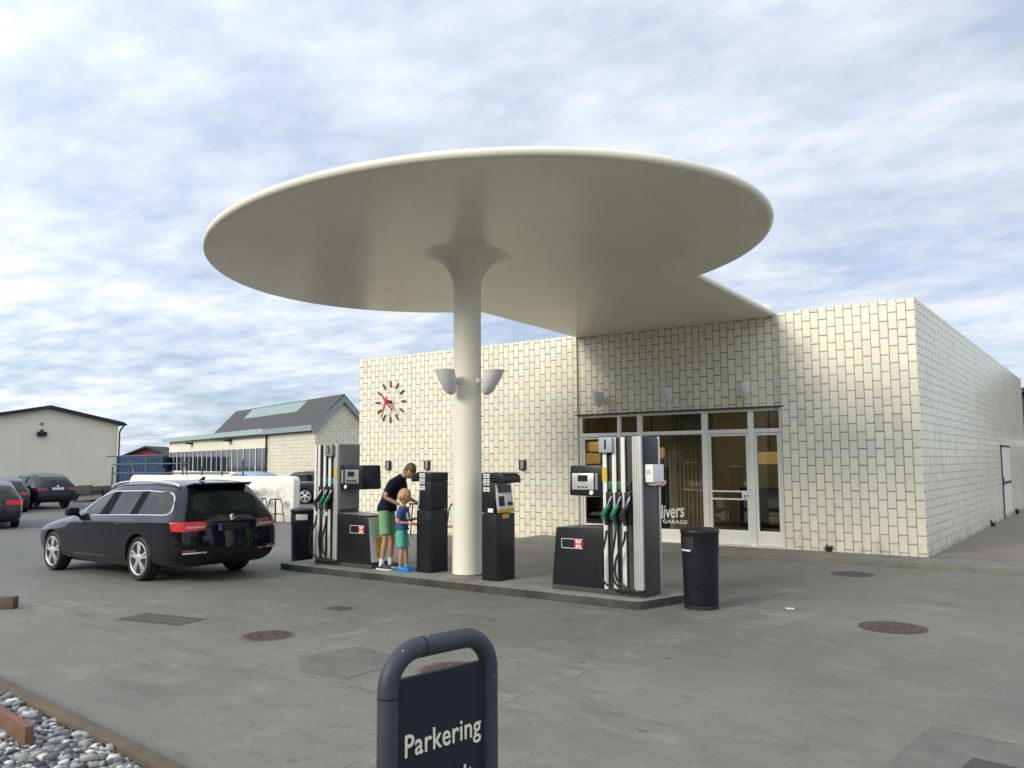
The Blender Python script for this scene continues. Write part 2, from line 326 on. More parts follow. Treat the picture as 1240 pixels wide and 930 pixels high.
def window_glass():
    g = G('shop_window_glass'); g.t.nodes.remove(g.b)
    gl = g.n('ShaderNodeBsdfGlossy'); gl.inputs['Roughness'].default_value = 0.02; gl.inputs['Color'].default_value = (0.9, 0.92, 0.9, 1)
    tr = g.n('ShaderNodeBsdfTransparent'); tr.inputs['Color'].default_value = (0.86, 0.87, 0.84, 1)
    fr = g.n('ShaderNodeFresnel'); fr.inputs['IOR'].default_value = 1.55
    mx = g.n('ShaderNodeMixShader'); g.l(g.math('ADD', g.math('MULTIPLY', fr.outputs[0], 1.15), 0.015), mx.inputs[0]); g.l(tr.outputs[0], mx.inputs[1]); g.l(gl.outputs[0], mx.inputs[2])
    g.l(mx.outputs[0], g.o.inputs[0]); return g.m
glass_m = window_glass()
dkwin_m = simple('dark_window_glass', (0.014, 0.017, 0.02), 0.06, var=0.3, nscale=0.6)
room_m = simple('room_tan_paint', (0.44, 0.40, 0.28), 0.8, var=0.1)
roomdk_m = simple('room_dark_wood', (0.03, 0.026, 0.022), 0.5, var=0.2)
roomfl_m = simple('room_floor', (0.08, 0.075, 0.065), 0.5, var=0.2)
curtain_m = simple('beige_curtain', (0.55, 0.49, 0.33), 0.85, var=0.1)
skin_m = simple('tanned_skin', (0.44, 0.245, 0.165), 0.5, var=0.07, nscale=10)
hairbr_m = simple('brown_hair', (0.085, 0.055, 0.032), 0.6, var=0.25, nscale=40)
hairbl_m = simple('blond_hair', (0.46, 0.31, 0.145), 0.6, var=0.2, nscale=40)
navy_m = cloth('navy_polo_cloth', (0.011, 0.014, 0.028))
lgreen_m = cloth('light_green_cloth', (0.23, 0.42, 0.20))
bluetee_m = cloth('blue_tee_cloth', (0.055, 0.095, 0.25))
mint_m = cloth('mint_cloth', (0.10, 0.46, 0.36))
sock_m = simple('white_sock', (0.74, 0.74, 0.74), 0.9, var=0.05)
sneaker_m = simple('navy_sneaker', (0.03, 0.05, 0.09), 0.7, var=0.2)
clog_m = simple('bright_blue_clog', (0.012, 0.20, 0.50), 0.5, var=0.08)
eye_m = simple('dark_eye', (0.03, 0.02, 0.02), 0.3, var=0.1)
leaf_m = simple('dry_weed_leaf', (0.07, 0.055, 0.025), 0.8, var=0.3, nscale=30)
paper_m = simple('scrap_paper', (0.7, 0.7, 0.68), 0.8, var=0.05)

# ------------------------------------------------------------------ mesh helpers
def gz(x, y):
    """the yard falls gently away to the left"""
    s = max(0.0, -8.8-x); d = 0.31*(1-math.exp(-(s/12)**1.15))
    t = min(1, max(0, (y-5)/9)); t = t*t*(3-2*t)
    return -d*(1-t)
class MB:
    def __init__(s, mats=None):
        s.bm = bmesh.new(); s.mats = mats or []
    def faces(s, vs, fs, mi=0, smooth=False):
        v = [s.bm.verts.new(p) for p in vs]; r = []
        for f in fs:
            try: q = s.bm.faces.new([v[i] for i in f])
            except ValueError: continue
            q.material_index = mi; q.smooth = smooth; r.append(q)
        return v, r
    def box(s, c, d, rot=None, mi=0, bev=0.0, taper=None):
        hx, hy, hz = d[0]/2, d[1]/2, d[2]/2; P = []
        for sx, sy, sz in ((-1,-1,-1),(1,-1,-1),(1,1,-1),(-1,1,-1),(-1,-1,1),(1,-1,1),(1,1,1),(-1,1,1)):
            k = (taper if (taper and sz > 0) else 1)
            p = Vector((sx*hx*k, sy*hy*k, sz*hz))
            if rot is not None: p = rot @ p
            P.append(p+Vector(c))
        v, f = s.faces(P, [(0,3,2,1),(4,5,6,7),(0,1,5,4),(1,2,6,5),(2,3,7,6),(3,0,4,7)], mi)
        if bev:
            ed = list({e for q in f for e in q.edges})
            r = bmesh.ops.bevel(s.bm, geom=ed, offset=bev, segments=2, affect='EDGES', profile=0.6)
            for q in r['faces']: q.material_index = mi
        return s
    def span(s, x0, x1, y0, y1, z0, z1, mi=0, bev=0.0):
        return s.box(((x0+x1)/2, (y0+y1)/2, (z0+z1)/2), (x1-x0, y1-y0, z1-z0), None, mi, bev)
    def prism(s, pts, axis, a, b, mi=0, bev=0.0):
        """polygon pts in the two other axes, extruded along axis from a to b"""
        n = len(pts)
        def p3(p, t): return {0: (t, p[0], p[1]), 1: (p[0], t, p[1]), 2: (p[0], p[1], t)}[axis]
        vs = [p3(p, a) for p in pts]+[p3(p, b) for p in pts]
        fs = [tuple(range(n))[::-1], tuple(range(n, 2*n))]+[(i, (i+1) % n, n+(i+1) % n, n+i) for i in range(n)]
        v, f = s.faces(vs, fs, mi)
        bmesh.ops.recalc_face_normals(s.bm, faces=f)
        if bev:
            ed = list({e for q in f for e in q.edges})
            r = bmesh.ops.bevel(s.bm, geom=ed, offset=bev, segments=2, affect='EDGES', profile=0.6)
            for q in r['faces']: q.material_index = mi
        return s
    def lathe(s, prof, c=(0,0,0), rot=None, seg=32, mi=0, smooth=True, tilt=None):
        vs = []; n = len(prof)
        for r, z in prof:
            for k in range(seg):
                a = 2*math.pi*k/seg; p = Vector((r*math.cos(a), r*math.sin(a), z))
                if tilt: p.z += tilt(p)
                if rot is not None: p = rot @ p
                vs.append(p+Vector(c))
        fs = [(i*seg+k, i*seg+(k+1) % seg, (i+1)*seg+(k+1) % seg, (i+1)*seg+k) for i in range(n-1) for k in range(seg)]
        if prof[0][0] > 1e-6: fs.append(tuple(range(seg))[::-1])
        if prof[-1][0] > 1e-6: fs.append(tuple((n-1)*seg+k for k in range(seg)))
        s.faces(vs, fs, mi, smooth)
        return s
    def cyl(s, a, b, r0, r1=None, seg=12, mi=0, smooth=True):
        a, b = Vector(a), Vector(b); d = b-a; q = d.to_track_quat('Z', 'Y').to_matrix()
        return s.lathe([(r0, 0), (r1 if r1 is not None else r0, d.length)], a, q, seg, mi, smooth)
    def tube(s, pts, r, seg=8, mi=0, closed=False, rad=None):
        P = [Vector(p) for p in pts]; n = len(P); vs = []
        prev = None
        for i in range(n):
            t = (P[(i+1) % n]-P[i-1]) if closed else (P[min(i+1, n-1)]-P[max(i-1, 0)])
            t.normalize()
            if prev is None:
                up = Vector((0,0,1)) if abs(t.z) < 0.9 else Vector((0,1,0)); x = t.cross(up).normalized()
            else:
                x = (prev-t*prev.dot(t)).normalized()
            prev = x; y = t.cross(x); rr = rad[i] if rad else r
            for k in range(seg):
                a = 2*math.pi*k/seg; vs.append(P[i]+x*math.cos(a)*rr+y*math.sin(a)*rr)
        m = n if closed else n-1
        fs = [(i*seg+k, i*seg+(k+1) % seg, ((i+1) % n)*seg+(k+1) % seg, ((i+1) % n)*seg+k) for i in range(m) for k in range(seg)]
        if not closed: fs += [tuple(range(seg))[::-1], tuple((n-1)*seg+k for k in range(seg))]
        s.faces(vs, fs, mi, True); return s
    def build(s, name, mats, parent=None, loc=None, rz=None, auto=40, recalc=True):
        if recalc: bmesh.ops.recalc_face_normals(s.bm, faces=s.bm.faces[:])
        me = bpy.data.meshes.new(name); s.bm.to_mesh(me); s.bm.free()
        if not isinstance(mats, (list, tuple)): mats = [mats]
        for m in mats: me.materials.append(m)
        if auto:
            for p in me.polygons: p.use_smooth = True
            me.set_sharp_from_angle(angle=R(auto))
        o = bpy.data.objects.new(name, me); col.objects.link(o)
        if parent: o.parent = parent
        if loc: o.location = loc
        if rz is not None: o.rotation_euler.z = rz
        return o
def tag(o, label=None, cat=None, group=None, kind=None):
    if label: o['label'] = label
    if cat: o['category'] = cat
    if group: o['group'] = group
    if kind: o['kind'] = kind
    return o
def thing(name, label, cat, loc=(0,0,0), rz=0.0, group=None):
    o = bpy.data.objects.new(name, None); o.empty_display_size = 0.2; col.objects.link(o)
    o.location = loc; o.rotation_euler.z = rz
    return tag(o, label, cat, group)
def copy_tree(o, parent=None):
    c = o.copy(); col.objects.link(c)
    if parent: c.parent = parent
    for ch in list(o.children): copy_tree(ch, c)
    return c
def bake(ob):
    """turn an object with modifiers into a plain mesh"""
    bpy.context.view_layer.update()
    dg = bpy.context.evaluated_depsgraph_get()
    me = bpy.data.meshes.new_from_object(ob.evaluated_get(dg)); return me
def catmull(P, n=6):
    P = [Vector(p) for p in P]; o = []
    for i in range(len(P)-1):
        p0, p1, p2, p3 = P[max(i-1, 0)], P[i], P[i+1], P[min(i+2, len(P)-1)]
        for k in range(n):
            t = k/n; o.append(0.5*((2*p1)+(p2-p0)*t+(2*p0-5*p1+4*p2-p3)*t*t+(3*p1-p0-3*p2+p3)*t**3))
    o.append(P[-1]); return o
def text(name, body, size, mat, parent, loc, rot, depth=0.002, offset=0.0, sx=1.0, shear=0.0, align='CENTER', space=1.0, base=False):
    cu = bpy.data.curves.new(name, 'FONT'); cu.body = body; cu.size = size; cu.extrude = depth/2; cu.offset = offset; cu.shear = shear
    cu.align_x = align; cu.align_y = 'BOTTOM_BASELINE' if base else 'CENTER'; cu.space_character = space; cu.resolution_u = 4
    t = bpy.data.objects.new(name, cu); col.objects.link(t); me = bake(t); bpy.data.objects.remove(t)
    me.materials.clear(); me.materials.append(mat)
    o = bpy.data.objects.new(name, me); col.objects.link(o); o.parent = parent
    o.location = loc; o.rotation_euler = rot; o.scale = (sx, 1, 1); return o
FRONT = (R(90), 0, 0)          # lettering on a face that looks towards -Y

# ================================================================== ground
b = MB(); xs = [-400, -200, -120, -90, -75, -66]+[-60+i*1.5 for i in range(int(72/1.5)+1)]+[16, 24, 40, 80, 160, 400]
ys = [-400, -120, -60, -30]+[-22+i*1.5 for i in range(int(60/1.5)+1)]+[44, 60, 100, 180, 400]
idx = {}; vs = []
for i, x in enumerate(xs):
    for j, y in enumerate(ys): idx[i, j] = len(vs); vs.append((x, y, gz(x, y)))
b.faces(vs, [(idx[i, j], idx[i+1, j], idx[i+1, j+1], idx[i, j+1]) for i in range(len(xs)-1) for j in range(len(ys)-1)], 0, True)
tag(b.build('ground', conc, auto=0), kind='structure')
# pump island
b = MB(); b.prism([(-8.6,-6.70),(-8.35,-6.74),(-2.02,-6.74),(-1.92,-6.70),(-1.72,-5.98),(-1.78,-5.62),(-8.6,-5.55)], 2, -0.15, 0.10, bev=0.012)
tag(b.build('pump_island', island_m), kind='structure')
# raised strip in front of the building, paving beside it
b = MB(); b.span(-7.95, 14, -0.88, 0.3, -0.1, 0.10, bev=0.015); tag(b.build('kerb', kerb_m), kind='structure')
b = MB(); b.span(0.05, 30, 0.302, 40, -0.1, 0.104); b.build('pavement', pave_m)['kind'] = 'structure'
# patches let into the concrete
b = MB(); b.prism([(-3.33,-10.60),(-3.21,-9.91),(-2.45,-10.12),(-2.41,-10.85),(-2.9,-10.9)], 2, -0.02, 0.004); tag(b.build('asphalt_patch', patch_m), kind='structure')
b = MB(); b.prism([(1.52,-10.6),(1.64,-9.43),(2.2,-9.50),(4.5,-9.8),(4.5,-10.9)], 2, -0.02, 0.004); tag(b.build('asphalt_patch', patch_m), kind='structure')

# ================================================================== station building
H = 4.57
st = thing('petrol_station_building', 'low cream tiled building with a shop front under the round canopy', 'building', (0, 0, 0))
b = MB()
XL, XA, XB, D = -13.95, -6.95, -2.42, 18.6
b.prism([(XL,0),(XA,0),(XA,0.35),(XL+0.35,0.35),(XL+0.35,D-0.35),(-0.35,D-0.35),(-0.35,0.35),(XB,0.35),(XB,0),(0,0),(0,D),(XL,D)], 2, -0.3, H)
# rounded front corner and rims
bm = b.bm; bm.edges.ensure_lookup_table()
sel = [e for e in bm.edges if abs(e.verts[0].co.x) < 1e-4 and abs(e.verts[1].co.x) < 1e-4 and abs(e.verts[0].co.y) < 1e-4 and abs(e.verts[1].co.y) < 1e-4]
bmesh.ops.bevel(bm, geom=sel, offset=0.04, segments=4, affect='EDGES', profile=0.5)
wall = b.build('wall', tile, st, auto=50)
b = MB(); b.span(XA+0.001, XB-0.001, 0.055, 0.35, 2.78, H-0.012); b.build('lintel_wall', tile, st)
b = MB(); b.span(XA-0.06, XB+0.07, -0.006, 0.06, 2.765, 2.79); b.build('lintel_strip', plinth_m, st)
b = MB(); b.span(XL+0.3, -0.3, 0.3, D-0.3, H-0.25, H-0.10); b.build('roof', slate_m, st)
# side door
sdoor = MB().span(-0.012, 0.012, 11.25, 13.3, 0.2, 2.1).build('side_door', frame_m, st)
MB().span(0.012, 0.03, 11.2, 11.27, 0.1, 2.15).build('door_frame', plinth_m, sdoor)
MB().span(0.012, 0.04, 11.32, 11.42, 1.0, 1.25).build('handle', steel_m, sdoor)
b = MB(); b.span(0.012, 0.03, 11.27, 13.3, 1.05, 1.12); b.span(0.012, 0.035, 11.2, 13.4, 2.1, 2.15); b.build('cross_rail', plinth_m, sdoor)
# --- shop front: frames and panes
Y0, Y1 = 0.075, 0.135
fb = MB()
def fr(x0, x1, z0, z1, proud=0.0): fb.span(x0, x1, Y0-proud, Y1, z0, z1, bev=0.006)
ZT, ZM, ZB = 2.76, 2.32, 0.11
posts = [(-6.95,-6.87),(-5.98,-5.90),(-5.50,-5.385),(-4.05,-3.92),(-3.09,-2.98),(-2.475,-2.42)]
for i, (a, c) in enumerate(posts): fr(a, c, ZB, ZT, 0.012)
spans = [(posts[i][1], posts[i+1][0]) for i in range(5)]
for i, (a, c) in enumerate(spans):
    fr(a, c, ZT-0.055, ZT); fr(a, c, ZM-0.035, ZM+0.045, 0.004)
fb.build('window_frame', frame_m, st)
def pane(x0, x1, z0, z1, par=st, lab=None):
    o = MB().span(x0-0.004, x1+0.004, 0.10, 0.108, z0-0.004, z1+0.004).build('window_pane', glass_m, par, auto=0)
    return o
for i, (a, c) in enumerate(spans): pane(a, c, ZM+0.045, ZT-0.055)
def door(a, c, label, mid=True, lock=True):
    f = MB(); zb = 0.40
    f.span(a+0.006, c-0.006, Y0+0.012, Y1-0.006, 0.12, zb, bev=0.005)           # bottom panel
    f.span(a+0.006, a+0.055, Y0+0.006, Y1-0.003, zb, ZM-0.045); f.span(c-0.055, c-0.006, Y0+0.006, Y1-0.003, zb, ZM-0.045)
    f.span(a+0.055, c-0.055, Y0+0.006, Y1-0.003, ZM-0.085, ZM-0.045)
    if mid:
        f.span(a+0.055, c-0.055, Y0+0.009, Y1-0.003, 1.135, 1.165); f.span(a+0.055, c-0.055, Y0+0.009, Y1-0.003, 0.985, 1.015)
    d = f.build('shop_door', frame_m, st); d['label'] = label
    cuts = ([zb, 0.985], [1.015, 1.135], [1.165, ZM-0.085]) if mid else ([zb, ZM-0.085],)
    for z0, z1 in cuts: pane(a+0.055, c-0.055, z0, z1, d)
    if lock:
        MB().span(c-0.165, c-0.055, Y0-0.002, Y1-0.01, 1.016, 1.134).build('lock_case', frame_m, d)
        h = MB(); h.cyl((c-0.10, Y0+0.02, 1.085), (c-0.10, Y0-0.05, 1.085), 0.012); h.box((c-0.06, Y0-0.05, 1.085), (0.10, 0.018, 0.02), bev=0.004); h.cyl((c-0.10, Y0+0.01, 1.04), (c-0.10, Y0-0.012, 1.04), 0.018)
        h.build('handle', steel_m, d)
    return d
door(*spans[0], 'door leaf at the left end of the shop front')
door(*spans[3], 'glazed door leaf with a cross bar and handle')
door(*spans[4], 'narrow glazed door leaf without a cross bar', mid=False, lock=False)
for a, c in (spans[1], spans[2]):
    MB().span(a, c, Y0+0.004, Y1, ZB, 0.36, bev=0.004).build('sill_panel', frame_m, st); pane(a, c, 0.36, ZM-0.035)
b = MB(); b.span(XA+0.002, XB-0.002, -0.02, 0.20, 0.06, 0.112); b.build('door_sill', frame_m, st)
# lettering on the window
text('window_lettering', 'Olivers', 0.40, white_m, st, (-4.86, 0.092, 0.70), (R(90), R(-6), 0), 0.002, 0.004, 0.62, 0.25)
text('window_lettering', 'GARAGE', 0.105, white_m, st, (-4.69, 0.092, 0.505), FRONT, 0.002, 0.001, 1.35)
text('window_lettering', 'TM', 0.03, white_m, st, (-4.33, 0.092, 0.86), FRONT, 0.002)
# --- room behind the glass
room = MB(); room.span(-9.8, -1.2, 0.36, 6.4, 0.02, 0.09); room.build('room_floor', roomfl_m, st)
room = MB(); room.span(-9.8, -1.2, 6.4, 6.5, 0.0, 3.3); room.span(-9.9, -9.8, 0.36, 6.5, 0.0, 3.3); room.span(-1.2, -1.1, 0.36, 6.5, 0.0, 3.3); room.build('room_wall', room_m, st)
MB().span(-9.9, -1.1, 0.352, 6.5, 3.3, 3.36).build('room_ceiling', room_m, st)
MB().span(-6.75, -6.45, 0.5, 1.3, 0.09, 1.0).build('shop_shelf', roomdk_m, st)
MB().span(-9.2, -5.7, 3.6, 4.0, 0.09, 1.6).build('shop_shelf', roomdk_m, st)
MB().span(-4.2, -1.4, 2.4, 3.1, 0.09, 1.15, bev=0.01).build('shop_counter', roomdk_m, st)
MB().span(-4.0, -2.6, 6.2, 6.38, 1.2, 2.3).build('wall_panel', roomdk_m, st)
MB().span(-5.1, -4.92, 0.7, 0.9, 0.09, 3.3).build('room_pillar', curtain_m, st)
cb = MB(); pts = [(-4.9+0.9*i/60, 0.55+0.035*math.sin(i*1.05)) for i in range(61)]
cb.faces([(x, y, z) for x, y in pts for z in (0.12, 2.9)], [(2*i, 2*i+2, 2*i+3, 2*i+1) for i in range(60)], 0, True); cb.build('curtain', curtain_m, st, recalc=False)
for lx, ly, lz in ((-8.25, 2.6, 1.82), (-8.9, 4.2, 2.15), (-6.65, 3.0, 1.95), (-3.55, 2.6, 1.80)):
    lo = MB(); lo.lathe([(0.27,-0.13),(0.30,-0.11),(0.31,0.10),(0.28,0.13),(0.03,0.14)], (lx, ly, lz), seg=28); p = lo.build('shop_lamp', warm_lamp, st)
    MB().cyl((lx, ly, lz+0.14), (lx, ly, 3.3), 0.012, seg=6).build('lamp_cord', black_m, p)
fill_glow_m = emis('room_fill_glow', (1.0, 0.84, 0.58), 9.0)  # added emitters, out of view, that brighten the room behind the glass
for lx, ly in ((-8.6, 3.4), (-6.4, 4.2), (-4.4, 4.2), (-2.6, 4.0)):
    MB().lathe([(0.0, 3.24), (0.24, 3.24), (0.26, 3.30)], (lx, ly, 0), seg=24).build('added_fill_disc', fill_glow_m, st)
for bx, by in ((-3.35, 2.75), (-3.2, 2.8)):
    b = MB(); b.lathe([(0.04,0),(0.05,0.05),(0.045,0.16),(0.02,0.20),(0.022,0.24)], (bx, by, 1.15), seg=12); b.build('counter_bottle', steel_m, st)

# ================================================================== canopy
cn = thing('petrol_canopy', 'round cream canopy on one flared column reaching back to the building', 'canopy', (-5.13, -6.03, 0.10))
CO = Vector((-5.13, -6.03, 0.10))
ECX, ECY, EA, EB = -5.22, -6.0, 4.68, 3.34
def cz(y): return 4.575-0.0615*y
out2 = []
tl, tr_ = math.atan2(3.05/EB, -2.13/EA), math.atan2(2.72/EB, 2.58/EA)
a0, a1 = tr_, tl-2*math.pi                      # clockwise round the front from the right notch to the left one
NS = 150
for i in range(NS+1):
    a = a0+(a1-a0)*i/NS; out2.append((ECX+EA*math.cos(a), ECY+EB*math.sin(a)))
for t in (0.25, 0.5, 0.75, 1): out2.append((out2[NS][0]+(-6.93-out2[NS][0])*t, out2[NS][1]+(0.30-out2[NS][1])*t))
out2.append((-6.93+4.48*0.5, 0.30))
xr, yr = out2[0]
for t in (1, 0.75, 0.5, 0.25): out2.append((xr+(-2.45-xr)*t, yr+(0.30-yr)*t))
P2 = [Vector((p[0], p[1])) for p in out2]
n = len(P2)
def offs(d):
    o = []
    for i in range(n):
        e0 = (P2[i]-P2[i-1]).normalized(); e1 = (P2[(i+1) % n]-P2[i]).normalized()
        n0 = Vector((e0.y, -e0.x)); n1 = Vector((e1.y, -e1.x)); m_ = (n0+n1); 
        if m_.length < 1e-5: m_ = n0
        m_.normalize(); k = 1/max(0.45, m_.dot(n1)); o.append(P2[i]-m_*d*k*SGN)
    return o
area = sum(P2[i].x*P2[(i+1) % n].y-P2[(i+1) % n].x*P2[i].y for i in range(n)); SGN = 1 if area > 0 else -1
RT = 0.060
b = MB(); rings = []
prof = [(0.50, -RT-0.0)]+[(0.085, -RT)]+[(RT*(1-math.sin(t)) , -RT*math.cos(t)) for t in [math.pi*i/10 for i in range(11)]]+[(0.5, RT)]
for d, h in prof:
    ring = offs(d); rings.append([b.bm.verts.new((p.x-CO.x, p.y-CO.y, cz(p.y)+h-CO.z)) for p in ring])
for q in range(len(rings)-1):
    for i in range(n):
        f = b.bm.faces.new((rings[q][i], rings[q][(i+1) % n], rings[q+1][(i+1) % n], rings[q+1][i])); f.smooth = True
b.bm.faces.new(rings[0]); b.bm.faces.new(rings[-1][::-1])
cs = b.build('canopy_slab', canopy_m, cn, auto=35)
b = MB(); pr = [(0.225, 0.0), (0.222, 0.02), (0.213, 2.0), (0.207, 3.75)]
zt = cz(CO.y)-RT-CO.z
for i in range(1, 15):
    t = i/14*math.pi/2; pr.append((0.207+0.60*(1-math.cos(t)**0.9)**1.1, zt-0.56+0.57*math.sin(t)))
def tl_(p): 
    k = max(0, min(1, (p.z-4.0)/(zt-4.0))); return -0.0615*p.y*k
b.lathe(pr, (0,0,0), None, 64, tilt=tl_); b.build('column', column_m, cn, auto=60)
b = MB(); b.lathe([(0.233, -0.01), (0.233, 0.012), (0.226, 0.02)], seg=48); b.build('base_ring', kerb_m, cn)

# ================================================================== lamps
def cup_lamp(name, label, group, loc, dirang, tilt, scale=1.0, arm=0.20):
    """open bowl lamp held out from a wall; dirang = heading of the arm"""
    t = thing(name, label, 'lamp', loc, dirang, group)
    s = scale; cx = arm+0.125*s
    def scoop(b, prof):
        b.lathe([(r*s, z*s) for r, z in prof], (cx, 0, 0.02), None, 36)
        for v in b.bm.verts: v.co.x += tilt/100*(v.co.z-0.02-0.145*s)      # the bowl's foot leans back to the wall
    egg = [(0.165*math.sin(math.acos(max(-1, min(1, h)))), 0.145-0.37*h) for h in (1.0, 0.985, 0.95, 0.89, 0.80, 0.68, 0.54, 0.38, 0.20, 0.0)]
    b = MB(); scoop(b, egg+[(0.157, 0.145), (0.15, 0.02), (0.11, -0.11), (0.0, -0.19)]); b.build('lamp_shade', lamp_m, t)
    low = [(0.171*math.sin(math.acos(h)), 0.118-0.385*h) for h in (1.0, 0.985, 0.95, 0.89, 0.80, 0.70)]
    b = MB(); scoop(b, low+[(0.118, -0.15), (0.09, -0.205), (0.0, -0.25)]); b.build('lower_bowl', lamp_m, t)
    b = MB(); b.lathe([(0.062*s,0),(0.062*s,0.012),(0.045*s,0.035),(0.02*s,0.042)], (0,0,0), Matrix.Rotation(R(90),3,'Y'), 24); b.cyl((0.02,0,0),(arm+0.02,0,0),0.018*s); b.build('lamp_arm', lamp_m, t)
    return t
cup_lamp('column_lamp', 'grey cup lamp on the column on the side towards the clock', 'cup lamps on the column', (-5.13, -6.03-0.21, 2.95), R(-90), 42, 0.88)
cup_lamp('column_lamp', 'grey cup lamp on the column on the side towards the shop windows', 'cup lamps on the column', (-5.13+0.21, -6.03, 2.95), 0, 42, 0.88)
for x, z, lb in ((-6.30, 3.10, 'grey wall lamp above the left end of the shop front'), (-4.68, 3.10, 'grey wall lamp above the lettered shop window'), (-3.05, 3.12, 'grey wall lamp above the glazed entrance door')):
    cup_lamp('wall_lamp', lb, 'grey lamps above the shop front', (x, 0.054, z), R(-90), 20, 0.78, 0.16)

# ================================================================== wall clock
ck = thing('wall_clock', 'large open clock of brown hour bars and red hands on the tiled wall', 'clock', (-12.74, 0, 3.35))
for k in range(12):
    a = k*math.pi/6; q = Matrix.Rotation(a, 3, 'Y')
    b = MB(); b.box(q @ Vector((0, -0.02, 0.475)), (0.042, 0.022, 0.17), q, bev=0.004); b.build('hour_bar', markbrown_m, ck)
b = MB(); b.cyl((0,0,0),(0,-0.17,0),0.04,0.04); b.cyl((0,-0.17,0),(0,-0.19,0),0.06); b.build('hub', markbrown_m, ck)
def hand(ang, ln, tail, wd, yy, name):
    q = Matrix.Rotation(R(ang), 3, 'Y'); b = MB()
    pts = [(-wd*0.6,-tail),(wd*0.6,-tail),(wd,0),(wd*0.35,ln),(-wd*0.35,ln),(-wd,0)]
    b.prism(pts, 1, yy-0.008, yy+0.008); o = b.build(name, redhand_m, ck); o.rotation_euler.y = R(ang); return o
hand(200, 0.46, 0.14, 0.034, -0.205, 'minute_hand'); hand(138, 0.35, 0.24, 0.034, -0.188, 'hour_hand')

# small fittings on the walls
for x in (-12.79, -11.42, -8.44):
    lb = {-12.79: 'small dark wall box under the clock', -11.42: 'small dark wall box behind the left payment terminal', -8.44: 'small dark wall box beside the right payment terminal'}[x]
    t = thing('wall_box', lb, 'box', (x, 0, 1.68), 0, 'small dark boxes on the tiled wall')
    b = MB(); b.box((0,-0.035,0), (0.16,0.07,0.23), bev=0.008); b.build('housing', charcoal_m, t)
    b = MB(); b.box((0.015,-0.073,0.0), (0.09,0.006,0.19), bev=0.002); b.build('glass_front', midgrey_m, t)
t = thing('security_camera', 'small white security camera on the roof edge beside the canopy', 'camera', (-2.72, 0.20, cz(0.2)+RT))
b = MB(); b.cyl((0,0,0),(0,0,0.06),0.018); b.build('stand', frame_m, t)
b = MB(); q = Matrix.Rotation(R(200),3,'Z') @ Matrix.Rotation(R(82),3,'Y'); b.lathe([(0.05,-0.10),(0.06,-0.09),(0.06,0.09),(0.05,0.11)],(0,0,0.11),q,20); b.build('camera_body', frame_m, t)
b = MB(); b.lathe([(0.0,0.112),(0.045,0.112),(0.045,0.118),(0,0.118)],(0,0,0.11),q,20); b.build('lens', black_m, t)

